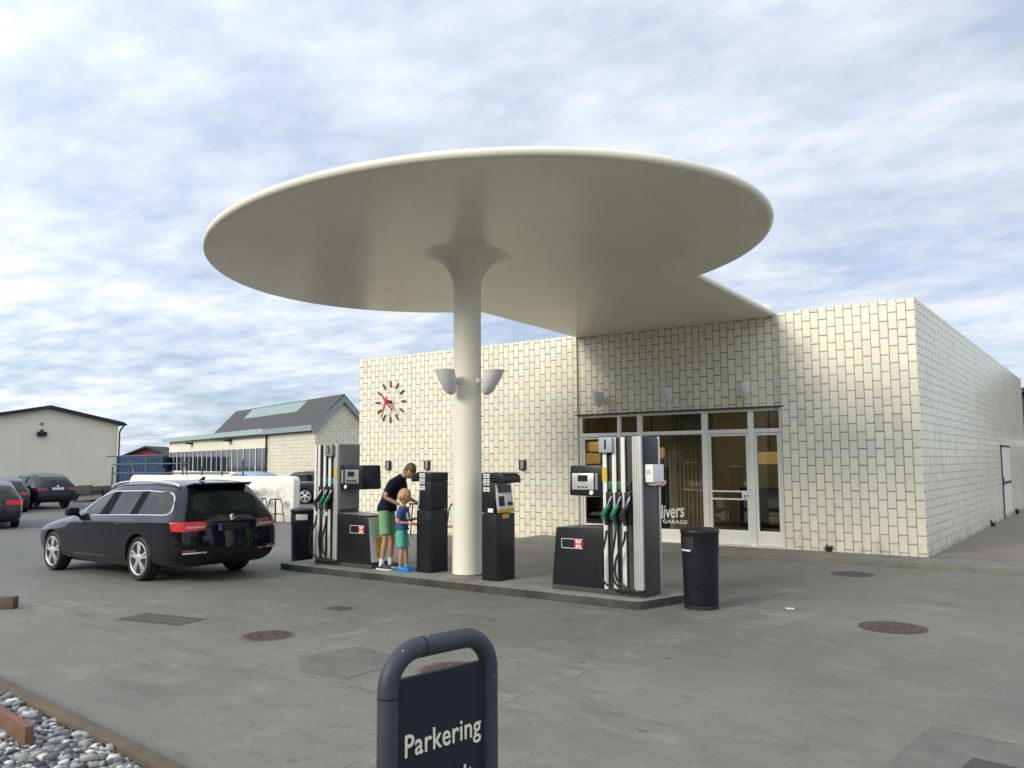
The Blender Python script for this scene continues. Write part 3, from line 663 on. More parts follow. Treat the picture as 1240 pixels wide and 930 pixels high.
# ================================================================== fuel pumps
def fuel_pump(name, label, num, loc, flip, sidemat):
    """front face looks to -Y; the hose tower is at local +x, the low cabinet at -x (mirrored when flip)"""
    t = thing(name, label, 'fuel pump', loc, 0, 'fuel pumps on the island')
    s = -1 if flip else 1
    def X(x): return s*x
    def sp(b, x0, x1, *a, **k): 
        x0, x1 = sorted((X(x0), X(x1))); b.span(x0, x1, *a, **k)
    dp = 0.245
    b = MB(); sp(b, -0.74, 0.60, -dp+0.03, dp-0.03, 0, 0.07, bev=0.006); b.build('plinth', irond_m, t)
    b = MB(); sp(b, 0.045, 0.585, -dp+0.045, dp-0.045, 0.07, 1.95); b.build('tower_core', greypan_m, t)
    b = MB(); sp(b, 0.589, 0.604, -dp+0.05, dp-0.05, 0.07, 1.955, bev=0.004); b.build('side_panel', sidemat, t)
    if not flip:
        b = MB(); b.span(0.597, 0.61, -dp+0.06, dp-0.06, 1.42, 1.94, bev=0.003); b.build('upper_side_panel', charcoal_m, t)
        b = MB(); b.span(0.597, 0.616, dp-0.05, dp-0.005, 0.08, 1.955, bev=0.004); b.build('corner_trim', alu_m, t)
    else:
        b = MB(); sp(b, 0.03, 0.045, -dp+0.03, dp-0.02, 0.90, 1.955, bev=0.003); b.build('inner_side_panel', midgrey_m, t)
    # front and back posts
    for sy in (-1, 1):
        b = MB(); y0, y1 = sorted((sy*dp, sy*(dp-0.05)))
        if flip:     # silver post stands next to the cabinet
            sp(b, 0.045, 0.14, y0, y1, 0.07, 1.955, bev=0.012); strips = [0.235, 0.36, 0.50, 0.585]; chans = [0.18, 0.295, 0.43]
        else:
            sp(b, 0.475, 0.60, y0, y1, 0.07, 1.955, bev=0.012); strips = [0.085, 0.22, 0.345]; chans = [0.155, 0.285, 0.415]
        b.build('corner_post', post_m, t)
        for xr_ in ((0.075, 0.105) if flip else (0.505, 0.535, 0.565)):
            b = MB(); sp(b, xr_-0.003, xr_+0.003, y0-0.002 if sy < 0 else y1-0.002, y0+0.004 if sy < 0 else y1+0.002, 0.09, 1.94); b.build('post_ridge', midgrey_m, t)
        b = MB()
        for xq in strips: sp(b, xq-0.028, xq+0.028, y0 if sy < 0 else y1-0.02, y0+0.02 if sy < 0 else y1, 0.07, 1.95, bev=0.004)
        b.build('front_strips', whitemet_m, t)
    if flip: chans = [0.18, 0.295, 0.43]
    # nozzles with hoses
    for i, xq in enumerate(chans):
        grn = green_m if ((not flip and i < 2) or (flip and i < 2)) else rubber_m
        yf = -dp
        b = MB(); sp(b, xq-0.032, xq+0.032, yf+0.012, yf+0.03, 1.30, 1.40, bev=0.004); g_ = b.build('grade_plate', grn, t)
        b = MB(); sp(b, xq-0.042, xq+0.042, yf-0.03, yf+0.03, 0.90, 1.27, bev=0.008); boot = b.build('nozzle_boot', charcoal_m, t)
        # nozzle: handle body, lever guard, spout
        b = MB(); d = -0.075
        b.tube(catmull([(X(xq)-0.05, yf-0.085, 0.985), (X(xq)-0.03, yf-0.085, 1.03), (X(xq), yf-0.075, 1.07), (X(xq)+0.012, yf-0.06, 1.11)], 4), 0.03, 10, rad=None)
        b.box((X(xq)-0.035, yf-0.085, 1.01), (0.055, 0.05, 0.085), Matrix.Rotation(R(35),3,'Y'), bev=0.012)
        b.tube(catmull([(X(xq)-0.045, yf-0.085, 1.0), (X(xq)-0.075, yf-0.085, 0.975), (X(xq)-0.055, yf-0.085, 0.935), (X(xq)-0.005, yf-0.085, 0.93)], 4), 0.008, 6)
        nz = b.build('nozzle', grn, t)
        b = MB(); b.tube(catmull([(X(xq)+0.010, yf-0.062, 1.105), (X(xq)+0.028, yf-0.058, 1.16), (X(xq)+0.035, yf-0.03, 1.21)], 4), 0.012, 8); b.build('spout', steel_m, nz)
        b = MB(); b.tube([(X(xq)-0.02, yf-0.085, 0.99), (X(xq)-0.012, yf-0.085, 0.90), (X(xq)-0.008, yf-0.085, 0.86)], 0.021, 10); b.build('grip', rubber_m, nz)
        b = MB(); b.cyl((X(xq)-0.008, yf-0.085, 0.865), (X(xq)-0.006, yf-0.085, 0.80), 0.023); b.build('swivel', whitemet_m if i != 1 else green_m, nz)
        lean = -0.05 if i == 0 else (-0.02 if i == 1 else -0.10)
        pts = [(X(xq)-0.006, yf-0.085, 0.81), (X(xq)-0.02, yf-0.095, 0.68), (X(xq)+lean-0.04, yf-0.10, 0.42), (X(xq)+lean-0.02, yf-0.09, 0.20), (X(xq)+0.06, yf-0.07, 0.095), (X(xq)+0.17, yf-0.04, 0.085), (X(xq)+0.20, yf+0.02, 0.09)]
        b = MB(); b.tube(catmull(pts, 6), 0.0155, 8); b.build('hose', rubber_m, nz)
    # low cabinet with its sloping outer end
    b = MB(); pts = [(X(-0.735), 0.07), (X(0.038), 0.07), (X(0.038), 0.83), (X(-0.665), 0.80)]
    if s > 0: pts = pts[::-1]
    b.prism(pts, 1, -dp+0.012, dp-0.012, bev=0.014); b.build('cabinet', charcoal_m, t)
    if flip:
        b = MB(); q = [(X(-0.739), 0.10), (X(-0.672), 0.795), (X(-0.662), 0.795), (X(-0.729), 0.10)]
        b.prism(q, 1, -dp+0.025, dp-0.025); ep = b.build('end_panel', alu_m, t)
        for zz, mm in ((0.40, yellow_m), (0.24, lime_m)):
            xx = X(-0.739+0.067*(zz-0.10)/0.695)+0.004; b = MB(); b.box((xx, -0.02, zz), (0.004, 0.15, 0.15), Matrix.Rotation(R(-5.5),3,'Y')); b.build('sticker', mm, ep)
        b = MB(); b.prism([(X(-0.66), 0.815), (X(0.03), 0.838), (X(0.03), 0.844), (X(-0.66), 0.821)], 1, -dp+0.03, dp-0.03); b.build('cabinet_lid', midgrey_m, t)
    # display head on its arm
    x0, x1 = (-0.46, 0.115) if not flip else (-0.98, 0.03)
    b = MB()
    if not flip:
        pts = [(x0+0.01, 1.215), (0.04, 1.205), (0.04, 1.60), (x0+0.025, 1.60)]
        b.prism(pts, 1, -dp+0.01, dp-0.01, bev=0.02); hd = b.build('display_head', charcoal_m, t)
        b = MB(); b.span(-0.40, -0.075, -dp-0.004, -dp+0.012, 1.29, 1.50, bev=0.006); pl_ = b.build('display_plate', alu_m, hd)
        b = MB(); b.span(-0.31, -0.165, -dp-0.007, -dp, 1.395, 1.475); b.build('display_screen', lcd_m, pl_)
        b = MB(); [b.span(-0.31+k*0.055, -0.28+k*0.055, -dp-0.009, -dp, 1.315, 1.335) for k in range(3)]; b.build('buttons', rubber_m, pl_)
        b = MB(); b.span(-0.055, -0.02, -dp-0.002, -dp+0.012, 1.29, 1.50, bev=0.003); b.build('side_label', midgrey_m, hd)
        b = MB(); b.cyl((-0.11, -dp+0.01, 1.255), (-0.11, -dp-0.012, 1.255), 0.028, seg=20); b.build('round_button', white_m, hd)
    else:
        yq = -dp+0.0
        b.prism([(0.50, 1.225), (-0.045, 1.215), (-0.045, 1.61), (0.475, 1.61)], 1, -0.19, 0.215, bev=0.02); hd = b.build('display_head', charcoal_m, t)
        b = MB(); b.span(0.08, 0.40, -0.197, -0.185, 1.32, 1.54, bev=0.005); pl_ = b.build('display_plate', midgrey_m, hd)
        b = MB(); b.span(0.15, 0.30, -0.203, -0.19, 1.43, 1.51); b.build('display_screen', lcd_m, pl_)
        b = MB(); [b.span(0.13+k*0.06, 0.165+k*0.06, -0.205, -0.19, 1.345, 1.375) for k in range(4)]; b.build('buttons', rubber_m, pl_)
        b = MB(); b.span(0.0, 0.035, -0.195, -0.185, 1.32, 1.54); b.build('side_label', alu_m, hd)
        b = MB(); b.cyl((0.10, -0.185, 1.265), (0.10, -0.203, 1.265), 0.03, seg=20); b.build('round_button', white_m, hd)
    # number tag and yellow sticker
    xt = 0.15 if not flip else -0.21
    b = MB(); b.box((xt-0.02 if not flip else xt, -dp-0.03, 1.855), (0.19, 0.05, 0.19), bev=0.008); tg = b.build('number_tag', tagblue_m if not flip else midgrey_m, t)
    text('number', num, 0.17, black_m, tg, (xt-0.02 if not flip else xt, -dp-0.057, 1.855), FRONT, 0.003, 0.004)
    xs_ = 0.085 if not flip else -0.09
    b = MB(); b.span(xs_-0.035, xs_+0.035, -dp-0.004, -dp+0.0, 1.40, 1.57); b.build('sticker', yellow_m, t)
    # emblem on the cabinet: outlined bar with a red field and a white cross
    cx = -0.42 if not flip else 0.42
    ff = -dp+0.012
    b = MB()
    for (a, c, z0, z1) in ((-0.16,0.16,0.655,0.662),(-0.16,0.16,0.538,0.545),(-0.16,-0.153,0.545,0.655)): b.span(cx+a, cx+c, ff-0.004, ff+0.002, z0, z1)
    em = b.build('emblem_outline', whitemet_m, t)
    b = MB(); b.span(cx+0.035, cx+0.16, ff-0.003, ff+0.002, 0.545, 0.655); b.build('emblem_field', red_m, em)
    b = MB()
    for a in (35, -35): b.box((cx+0.098, ff-0.006, 0.60), (0.026, 0.005, 0.115), Matrix.Rotation(R(a),3,'Y'))
    b.build('emblem_cross', white_m, em)
    return t
p1 = fuel_pump('fuel_pump', 'fuel pump numbered 1 with its hose tower on the right', '1', (-2.585, -6.255, 0.10), False, greypan_m)
b = MB(); b.box((0.665, -0.02, 1.50), (0.11, 0.30, 0.22), bev=0.008); gb = b.build('glove_dispenser', white_m, p1)
b = MB(); b.box((0.66, -0.02, 1.37), (0.10, 0.20, 0.03)); b.build('dispenser_foot', alu_m, gb)
b = MB(); b.box((0.68, 0.16, 1.37), (0.06, 0.12, 0.045), Matrix.Rotation(R(20),3,'X'), bev=0.01); b.build('glove_end', simple('pink_plastic_film', (0.65,0.35,0.36), 0.5), gb)
b = MB(); [b.span(0.66-0.03, 0.66+0.03, -0.1725, -0.17, z, z+0.012) for z in (1.50, 1.525)]; b.build('dispenser_print', midgrey_m, gb)
fuel_pump('fuel_pump', 'fuel pump numbered 3 with its hose tower on the left', '3', (-7.475, -6.205, 0.10), True, midgrey_m)

# ================================================================== payment terminals
def terminal(label, loc, s):
    t = thing('payment_terminal', label, 'payment terminal', loc, 0, 'payment terminals on the island')
    hx, hy = 0.145, 0.195
    b = MB(); c = 0.035
    b.prism([(-hx,-hy+0.0),(hx-c,-hy),(hx,-hy+c),(hx,hy),(-hx,hy)] if s > 0 else [(-hx+0.0,-hy),(hx-c,-hy),(hx,-hy+c),(hx,hy),(-hx,hy)], 2, 0, 0.93, bev=0.006); b.build('pedestal', charcoal_m, t)
    b = MB(); x0, x1 = (-hx, hx-0.055) if s > 0 else (-hx+0.055, hx)
    b.span(x0, x1, -hy-0.002, hy, 0.936, 1.36, bev=0.006); b.build('upper_case', charcoal_m, t)
    b = MB()
    prof = [(-hx*s, 1.362), (-hx*s, 1.495), ((hx-0.03)*s, 1.505), ((hx+0.05)*s, 1.49), ((hx+0.095)*s, 1.455), ((hx+0.115)*s, 1.40), ((hx+0.11)*s, 1.355), ((hx+0.01)*s, 1.362)]
    b.prism(prof, 1, -hy-0.003, hy+0.003, bev=0.008); b.build('hood', charcoal_m, t)
    # operating panel under the hood
    b = MB(); xq = (hx-0.05)*s
    q = Matrix.Rotation(R(-8*s), 3, 'Y'); b.box((xq+0.012*s, 0, 1.15), (0.03, 0.36, 0.41), q, bev=0.004); op = b.build('operating_panel', alu_m, t)
    b = MB(); b.box((xq+0.033*s, 0.0, 1.27), (0.012, 0.26, 0.10), q); b.build('screen', lcd_m, op)
    b = MB(); b.box((xq+0.036*s, -0.09, 1.10), (0.014, 0.12, 0.14), q, bev=0.004); b.build('keypad', charcoal_m, op)
    b = MB(); b.box((xq+0.04*s, 0.10, 1.06), (0.03, 0.09, 0.05), q, bev=0.004); b.build('card_slot', charcoal_m, op)
    b = MB(); b.box((xq+0.045*s, 0.0, 0.965), (0.03, 0.36, 0.05), q, bev=0.004); b.build('card_shelf', yellow_m, op)
    if s > 0:
        b = MB(); b.span(hx+0.0005, hx+0.003, -0.10, 0.06, 0.86, 0.92); b.build('sticker', yellow_m, t)
        b = MB(); b.span(-0.03, 0.06, -hy-0.006, -hy+0.001, 0.945, 1.0); b.build('sticker', white_m, t)
    x_ = -0.085 if s > 0 else -0.06
    for i in range(2):
        for j in range(4):
            xx = x_+i*0.06; zz = 1.455-j*0.070+(0.02 if j > 1 else 0.0)
            hgt = 0.058 if j in (0, 1, 3) else 0.03
            if j == 1: hgt = 0.05
            b = MB(); b.span(xx-0.024, xx+0.024, -hy-0.0065, -hy-0.001, zz-hgt/2, zz+hgt/2); stk = b.build('card_sticker', white_m, t)
            b = MB(); b.span(xx-0.018, xx+0.018, -hy-0.008, -hy-0.006, zz-0.006, zz+0.008); b.build('sticker_print', [blue_m, midgrey_m, red_m, blue_m, midgrey_m][(i*4+j) % 5 if (i*4+j) != 2 else 0], stk)
    return t
terminal('dark payment terminal left of the column, used by the man and boy', (-5.79, -6.07, 0.10), -1)
terminal('dark payment terminal right of the column with its panel in view', (-4.435, -6.18, 0.10), 1)

# ================================================================== waste bins
def bin_(label, loc, rz, rect=False):
    t = thing('waste_bin', label, 'bin', loc, rz, 'black waste bins beside the pumps')
    b = MB(); b.lathe([(0.205,0.0),(0.215,0.03),(0.222,0.05),(0.235,0.60),(0.238,0.64)], seg=40); b.build('bin_body', black_m, t)
    b = MB(); b.lathe([(0.225,-0.0),(0.225,0.035),(0.21,0.05)], (0,0,0.0), seg=40); b.build('base_band', rubber_m, t)
    b = MB(); b.lathe([(0.243,0.64),(0.245,0.66),(0.245,0.87),(0.255,0.89),(0.258,0.905),(0.250,0.925),(0.20,0.945),(0.0,0.955)], seg=40); b.build('bin_lid', black_m, t)
    b = MB()
    for zz, hh, mi in ((0.775, 0.15, 0),):
        seg = 14; vs = []; a0, a1 = R(-128), R(-58)
        for k in range(seg+1):
            a = a0+(a1-a0)*k/seg
            for rr, z in ((0.2475, zz-hh/2), (0.2475, zz+hh/2)): vs.append((rr*math.cos(a), rr*math.sin(a), z))
        b.faces(vs, [(2*k, 2*k+2, 2*k+3, 2*k+1) for k in range(seg)], 0, True)
    b.build('bin_opening', rubber_m, t, recalc=False)
    b = MB(); seg = 10; vs = []; a0, a1 = (R(-110), R(-68)) if not rect else (R(-78), R(-28))
    z0, z1 = (0.68, 0.70) if not rect else (0.745, 0.845)
    for k in range(seg+1):
        a = a0+(a1-a0)*k/seg
        for z in (z0, z1): vs.append((0.249*math.cos(a), 0.249*math.sin(a), z))
    b.faces(vs, [(2*k, 2*k+2, 2*k+3, 2*k+1) for k in range(seg)], 0, True); b.build('label_plate', whitemet_m, t, recalc=False)
    return t
bin_('round black waste bin at the right end of the island', (-1.405, -6.14, 0), R(-28)).scale = (0.91, 0.91, 1.0)
bin_('black waste bin with a pale plate left of pump 3', (-9.22, -5.70, gz(-9.2, -5.7)), R(0), True)

# ================================================================== parking sign
s0 = Vector((0.565, -13.376, 0)); s1 = Vector((0.645, -12.857, 0)); mid = (s0+s1)/2; dv = (s1-s0); wid = dv.length; ang = math.atan2(dv.y, dv.x)
sg = thing('parking_sign', 'dark blue parking notice board in a bent tube frame, close to the camera', 'sign', mid, ang)
hw = wid/2; zt = 1.058; rr = 0.135; hw *= 0.95; tr = 0.038
pts = [(-hw,0,0),(-hw,0,0.5),(-hw,0,zt-rr)]+[(-hw+rr-rr*math.cos(a),0,zt-rr+rr*math.sin(a)) for a in [math.pi/2*i/8 for i in range(1,9)]]
pts += [(hw-rr+rr*math.sin(a),0,zt-rr+rr*math.cos(a)) for a in [math.pi/2*i/8 for i in range(0,9)]]+[(hw,0,0.5),(hw,0,0)]
b = MB(); b.tube(pts, tr, 20); b.build('tube_frame', tube_m, sg)
for pz in (0.0,):
    for (x, z, d) in ((-hw, zt-rr-0.02, (0,0,1)), (-hw+rr+0.02, zt, (1,0,0))):
        b = MB(); q = Vector(d).to_track_quat('Z','Y').to_matrix(); b.lathe([(tr+0.0012,-0.003),(tr+0.0012,0.003)], (x,0,z), q, 20); b.build('tube_seam', sign_m, sg)
b = MB(); b.span(-hw+tr-0.01, hw-tr+0.01, -0.012, 0.012, 0.12, 0.957); b.build('sign_panel', sign_m, sg)
tx = text('sign_lettering', 'Parkering', 0.114, cream_txt, sg, (0.003, -0.0145, 0.678), FRONT, 0.003, 0.0010, 1.0, 0, 'CENTER', 1.05, True)
ws_ = max(v.co.x for v in tx.data.vertices)-min(v.co.x for v in tx.data.vertices); tsx = 0.375/ws_; tx.scale.x = tsx
text('sign_lettering', 'forbudt', 0.114, cream_txt, sg, (0.003, -0.0145, 0.505), FRONT, 0.003, 0.0010, tsx, 0, 'CENTER', 1.05, True)

# ================================================================== covers in the ground
def cover(name, label, x, y, r, mat, ring=True, emblem=False):
    t = thing(name, label, 'manhole cover', (x, y, gz(x, y)), 0, 'manhole covers in the forecourt')
    b = MB(); b.lathe([(r*1.0, -0.02), (r*1.0, 0.003), (r*0.86, 0.003), (r*0.86, 0.0)], seg=48); b.build('cover_frame', rim_conc if ring else irond_m, t)
    b = MB(); b.lathe([(r*0.85, -0.01), (r*0.85, 0.006), (r*0.80, 0.006), (0, 0.005)], seg=48)
    for k in range(16):
        a = k*math.pi/8
        for q in (0.35, 0.62): b.box((r*q*math.cos(a), r*q*math.sin(a), 0.006), (r*0.10, r*0.07, 0.008), Matrix.Rotation(a,3,'Z'))
    if emblem: b.lathe([(r*0.14,0.005),(r*0.14,0.012),(0,0.012)], seg=20)
    b.build('iron_lid', mat, t)
    return t
cover('manhole_cover', 'rusty round manhole cover near the back of the estate car', -4.36, -10.15, 0.28, iron_m)
cover('manhole_cover', 'rusty round manhole cover at the right of the forecourt', 0.71, -6.11, 0.34, iron_m, False, True)
cover('manhole_cover', 'round manhole cover by the kerb before the entrance', -0.70, -2.1, 0.32, irond_m, False)
cover('manhole_cover', 'round manhole cover behind the parking sign', -1.88, -10.12, 0.33, iron_m)
t = thing('drain_cover', 'small square drain cover near the island', 'drain cover', (-4.95, -8.67, 0)); b = MB(); b.span(-0.16,0.16,-0.14,0.14,-0.02,0.004); b.build('cover_frame', rim_conc, t)
b = MB(); b.span(-0.13,0.13,-0.11,0.11,-0.01,0.008); b.build('iron_lid', irond_m, t)
t = thing('drain_grate', 'long slotted drain grate left of the rusty manhole cover', 'drain grate', (-6.1, -10.3, 0), R(12)); b = MB(); b.span(-0.50,0.50,-0.24,0.24,-0.02,0.003); b.build('grate_frame', patch_m, t)
b = MB()
for i in range(22): b.span(-0.44+i*0.042, -0.44+i*0.042+0.022, -0.2, 0.2, 0, 0.009)
for j in (-0.07, 0.07): b.span(-0.45, 0.49, j-0.012, j+0.012, 0, 0.0085)
b.build('grate_bars', rim_conc, t)
t = thing('drain_cover', 'square iron drain cover at the lower right corner', 'drain cover', (2.12, -10.14, 0.004), R(-8)); b = MB(); b.span(-0.2,0.2,-0.18,0.18,-0.02,0.006); b.build('iron_lid', irond_m, t)

# ================================================================== gravel bed with timber edging
b = MB(); b.prism([(-9.5,-12.35),(-1.2,-12.95),(-1.2,-14.6),(-9.5,-14.2)], 2, -0.2, 0.012); tag(b.build('gravel_bed_soil', plinth_m), kind='structure')
eg = MB(); A_, B_ = Vector((-9.4,-12.27,0)), Vector((-0.6,-12.97,0)); dd = (B_-A_).normalized(); nn_ = Vector((-dd.y, dd.x, 0))
eg.box((A_+B_)/2+Vector((0,0,0.025)), ((B_-A_).length, 0.11, 0.13), Matrix.Rotation(math.atan2(dd.y,dd.x),3,'Z'), bev=0.012)
tag(eg.build('timber_edging', wood_m), 'long weathered timber edging of the gravel bed', 'edging')
rs = np.random.RandomState(3)
ico = bmesh.new(); bmesh.ops.create_icosphere(ico, subdivisions=1, radius=1.0); iv = np.array([v.co[:] for v in ico.verts]); fi = [[v.index for v in f.verts] for f in ico.faces]; ico.free()
V, F, MI = [], [], []
nst = 0
for k in range(19000):
    x = rs.uniform(-9.3, -1.0) if k > 11000 else rs.uniform(-5.2, -1.0); lim = A_.y+(B_.y-A_.y)*(x-A_.x)/(B_.x-A_.x)-0.07
    y = lim-rs.uniform(0.0, 1.0)**1.25*1.75
    sz = (0.010+0.024*rs.rand()**1.4)*(1.6 if rs.rand() < 0.15 else 1)
    sc = np.array([rs.uniform(0.8,1.5), rs.uniform(0.7,1.1), rs.uniform(0.35,0.65)])*sz
    p = iv*sc*(1+rs.uniform(-0.2,0.2,(len(iv),1)))
    ax = rs.uniform(0, 6.28); tx = rs.uniform(-0.5, 0.5); c_, s_ = math.cos(ax), math.sin(ax); ct, st_ = math.cos(tx), math.sin(tx)
    p = p @ np.array([[1,0,0],[0,ct,st_],[0,-st_,ct]]) @ np.array([[c_,s_,0],[-s_,c_,0],[0,0,1]])
    p += np.array([x, y, 0.012+sc[2]*rs.uniform(0.5,1.3)+rs.uniform(0,0.035)])
    o = len(V)*12; V.append(p); F += [[o+q for q in f] for f in fi]; MI += [rs.choice(5, p=[.26,.22,.24,.11,.17])]*20
me = bpy.data.meshes.new('gravel'); me.from_pydata(np.concatenate(V).tolist(), [], F)
for i, c in enumerate(((0.20,0.20,0.19),(0.11,0.112,0.115),(0.30,0.30,0.285),(0.055,0.057,0.06),(0.56,0.55,0.52))):
    me.materials.append(simple('pebble_%d' % i, c, 0.75, var=0.2, nscale=25))
me.polygons.foreach_set('material_index', MI); me.polygons.foreach_set('use_smooth', [True]*len(F)); me.update()
go = bpy.data.objects.new('gravel', me); col.objects.link(go); tag(go, kind='stuff', label='grey and white pebbles in the bed at the lower left', cat='gravel')
b = MB(); b.box((0,0,0), (1.1,0.05,0.13), bev=0.006); o = b.build('timber_plank', redwood_m, loc=(-3.22,-13.10,0.105), rz=R(-6)); tag(o, 'red brown plank end lying on the gravel at the left edge', 'plank')
b = MB(); b.box((0,0,0), (0.9,0.12,0.14), bev=0.01); o = b.build('timber_block', wood_m, loc=(-8.62,-11.18,0.07), rz=R(35)); tag(o, 'pale timber block lying on the forecourt at the left edge', 'timber block')
b = MB(); b.box((0,0,0.004), (0.10,0.07,0.006), Matrix.Rotation(0.5,3,'Z')); o = b.build('paper_scrap', paper_m, loc=(-0.52,-5.62,0.0)); tag(o, 'white scrap of paper on the concrete right of the round bin', 'litter')
# weeds at the foot of the wall
def weed(x, y, z, label, n_=26, h=0.22):
    r_ = random.Random(int(abs(x*100))+int(abs(y*10))); b = MB()
    for i in range(n_):
        a = r_.uniform(0, 6.28); l = h*r_.uniform(0.4, 1.0); sp_ = r_.uniform(0.02, 0.16)*h*3; q = Vector((math.cos(a)*sp_, math.sin(a)*sp_, l)); wv = Vector((-math.sin(a), math.cos(a), 0))*0.012
        p0 = Vector((r_.uniform(-.04,.04), r_.uniform(-.02,.02), 0)); b.faces([p0-wv, p0+wv, p0+q*0.6+wv*1.4, p0+q, p0+q*0.6-wv*1.4], [(0,1,2,3,4)])
    o = b.build('weed', leaf_m, loc=(x, y, z), auto=0, recalc=False); tag(o, label, 'weed', 'weeds along the tiled wall')
weed(-1.62, -0.05, 0.1, 'dry brown weed at the foot of the front wall right of the doors', 18, 0.15)
weed(0.09, 7.9, 0.104, 'dry weed at the foot of the side wall before the side door', 18, 0.2)
weed(0.09, 13.6, 0.104, 'dry weed at the foot of the side wall beyond the side door', 18, 0.2)

# ================================================================== cars
pillar_m = simple('matt_black_pillar', (0.003, 0.003, 0.003), 0.6, var=0.1, spec=0.08)
def make_car(name, label, P, paint, loc, rz, pitch=0.0, detail=2, group=None, lit=False, roofrails=False, chrome=False, rimspokes=10, glass=None):
    """P: tables. Local axes: x forward from the rear axle, y left, z up from the ground."""
    t = thing(name, label, 'car', loc, rz, group); t.rotation_euler.y = pitch
    mats = [paint, carglass_m, rubber_m, black_m, (tail_on if lit else tail_off)]
    # material slots: 0 paint 1..3 side windows 4 rear screen 5 windscreen 6 lamp left 7 lamp right 8 wheel well / underside 9 pillar 10 bumper insert
    NCOL = [-1, -0.86, -0.52, 0, 0.52, 0.86, 1]; n = len(NCOL)-1
    S = P['stations']; bm = bmesh.new(); side = []; roofv = []; botv = []
    for st_ in S:
        pts = st_['p']; row = {}
        for sg_ in (1, -1):
            for k, (x, y, z) in enumerate(pts): row[sg_, k] = bm.verts.new((x, y*sg_, z))
        side.append(row); K = len(pts)-1
        rv = {}; bv = {}
        for j in range(1, n):
            f = NCOL[j]; x, y, z = pts[K]; rv[j] = bm.verts.new((x+st_.get('bow', 0)*(1-f*f), y*f, z+st_.get('crown', 0.05)*(1-f*f)))
            x, y, z = pts[0]; bv[j] = bm.verts.new((x, y*f, z))
        rv[0] = row[-1, K]; rv[n] = row[1, K]; bv[0] = row[-1, 0]; bv[n] = row[1, 0]
        roofv.append(rv); botv.append(bv)
    K = len(S[0]['p'])-1
    def face(vs, mi=0):
        f = bm.faces.new(vs); f.material_index = mi; f.smooth = True; return f
    for i in range(len(S)-1):
        for sg_ in (1, -1):
            for k in range(K):
                mi = P['side'](i, k)
                if mi == 6 and sg_ < 0: mi = 7
                face([side[i][sg_, k], side[i+1][sg_, k], side[i+1][sg_, k+1], side[i][sg_, k+1]], mi)
        for j in range(n):
            face([roofv[i][j], roofv[i+1][j], roofv[i+1][j+1], roofv[i][j+1]], 5 if i in P['screen'] else 0)
            face([botv[i][j], botv[i+1][j], botv[i+1][j+1], botv[i][j+1]], 8)
    for i, rear in ((0, True), (len(S)-1, False)):
        grid = {}
        for k in range(K+1):
            for j in range(n+1):
                if k == K: grid[k, j] = roofv[i][j]
                elif k == 0: grid[k, j] = botv[i][j]
                elif j == 0: grid[k, j] = side[i][-1, k]
                elif j == n: grid[k, j] = side[i][1, k]
                else:
                    x, y, z = S[i]['p'][k]; f = NCOL[j]
                    grid[k, j] = bm.verts.new((x+(-1 if rear else 1)*P['bulge']*(1-f*f), y*f, z+(S[i].get('crown', 0.05)*(1-f*f)*0.6 if k >= K-1 else 0)))
        for k in range(K):
            for j in range(n):
                mi = P['rear'](k, j, n) if rear else 0
                face([grid[k, j], grid[k, j+1], grid[k+1, j+1], grid[k+1, j]], mi)
    bmesh.ops.recalc_face_normals(bm, faces=bm.faces[:])
    cl = bm.edges.layers.float.get('crease_edge') or bm.edges.layers.float.new('crease_edge')
    for e in bm.edges:
        a, b_ = [f.material_index for f in e.link_faces][:2] if len(e.link_faces) == 2 else (0, 0)
        if (a in (1,2,3,9)) != (b_ in (1,2,3,9)): e[cl] = 0.75
        elif a != b_ and (a in (4,6,7) or b_ in (4,6,7)): e[cl] = 0.45
    for i in range(len(S)-1):
        for sg_ in (1, -1):
            e = bm.edges.get((side[i][sg_, 5], side[i+1][sg_, 5]))
            if e and 0 < i < 10: e[cl] = 0.7
            e = bm.edges.get((side[i][sg_, 2], side[i+1][sg_, 2]))
            if e and 2 < i < 9: e[cl] = 0.5
    me = bpy.data.meshes.new('car_body'); bm.to_mesh(me); bm.free()
    allm = [paint, carglass_m, carglass_m, carglass_m, carglass_m, carglass_m, mats[4], mats[4], rubber_m, pillar_m, black_m]
    for m in allm: me.materials.append(m)
    ob = bpy.data.objects.new('car_body', me); col.objects.link(ob)
    md = ob.modifiers.new('s', 'SUBSURF'); md.levels = detail; md.render_levels = detail
    # wheel arches
    cb = MB(); wb, wr = P['wheelbase'], P['wheel_r']; ar = wr*1.13
    for wx in (0, wb):
        for sg_ in (1, -1): cb.cyl((wx, sg_*0.55, wr*0.99), (wx, sg_*1.3, wr*0.99), ar, seg=36, mi=8)
    co = cb.build('cut', allm, auto=0); bo = ob.modifiers.new('b', 'BOOLEAN'); bo.operation = 'DIFFERENCE'; bo.object = co; bo.solver = 'EXACT'
    full = bake(ob); bpy.data.objects.remove(ob); bpy.data.objects.remove(co)
    def split(name, keep, mat, parent, sy=0):
        q = bmesh.new(); q.from_mesh(full)
        if sy: bmesh.ops.delete(q, geom=[f for f in q.faces if f.calc_center_median().y*sy < 0], context='FACES')
        bmesh.ops.delete(q, geom=[f for f in q.faces if f.material_index not in keep], context='FACES')
        if not q.faces: q.free(); return None
        remap = {m: i for i, m in enumerate(keep)}
        ml = mat if isinstance(mat, list) else [mat]
        for f in q.faces: f.material_index = min(remap[f.material_index], len(ml)-1); f.smooth = True
        m2 = bpy.data.meshes.new(name); q.to_mesh(m2); q.free()
        for m in ml: m2.materials.append(m)
        m2.set_sharp_from_angle(angle=R(38))
        o = bpy.data.objects.new(name, m2); col.objects.link(o); o.parent = parent; return o
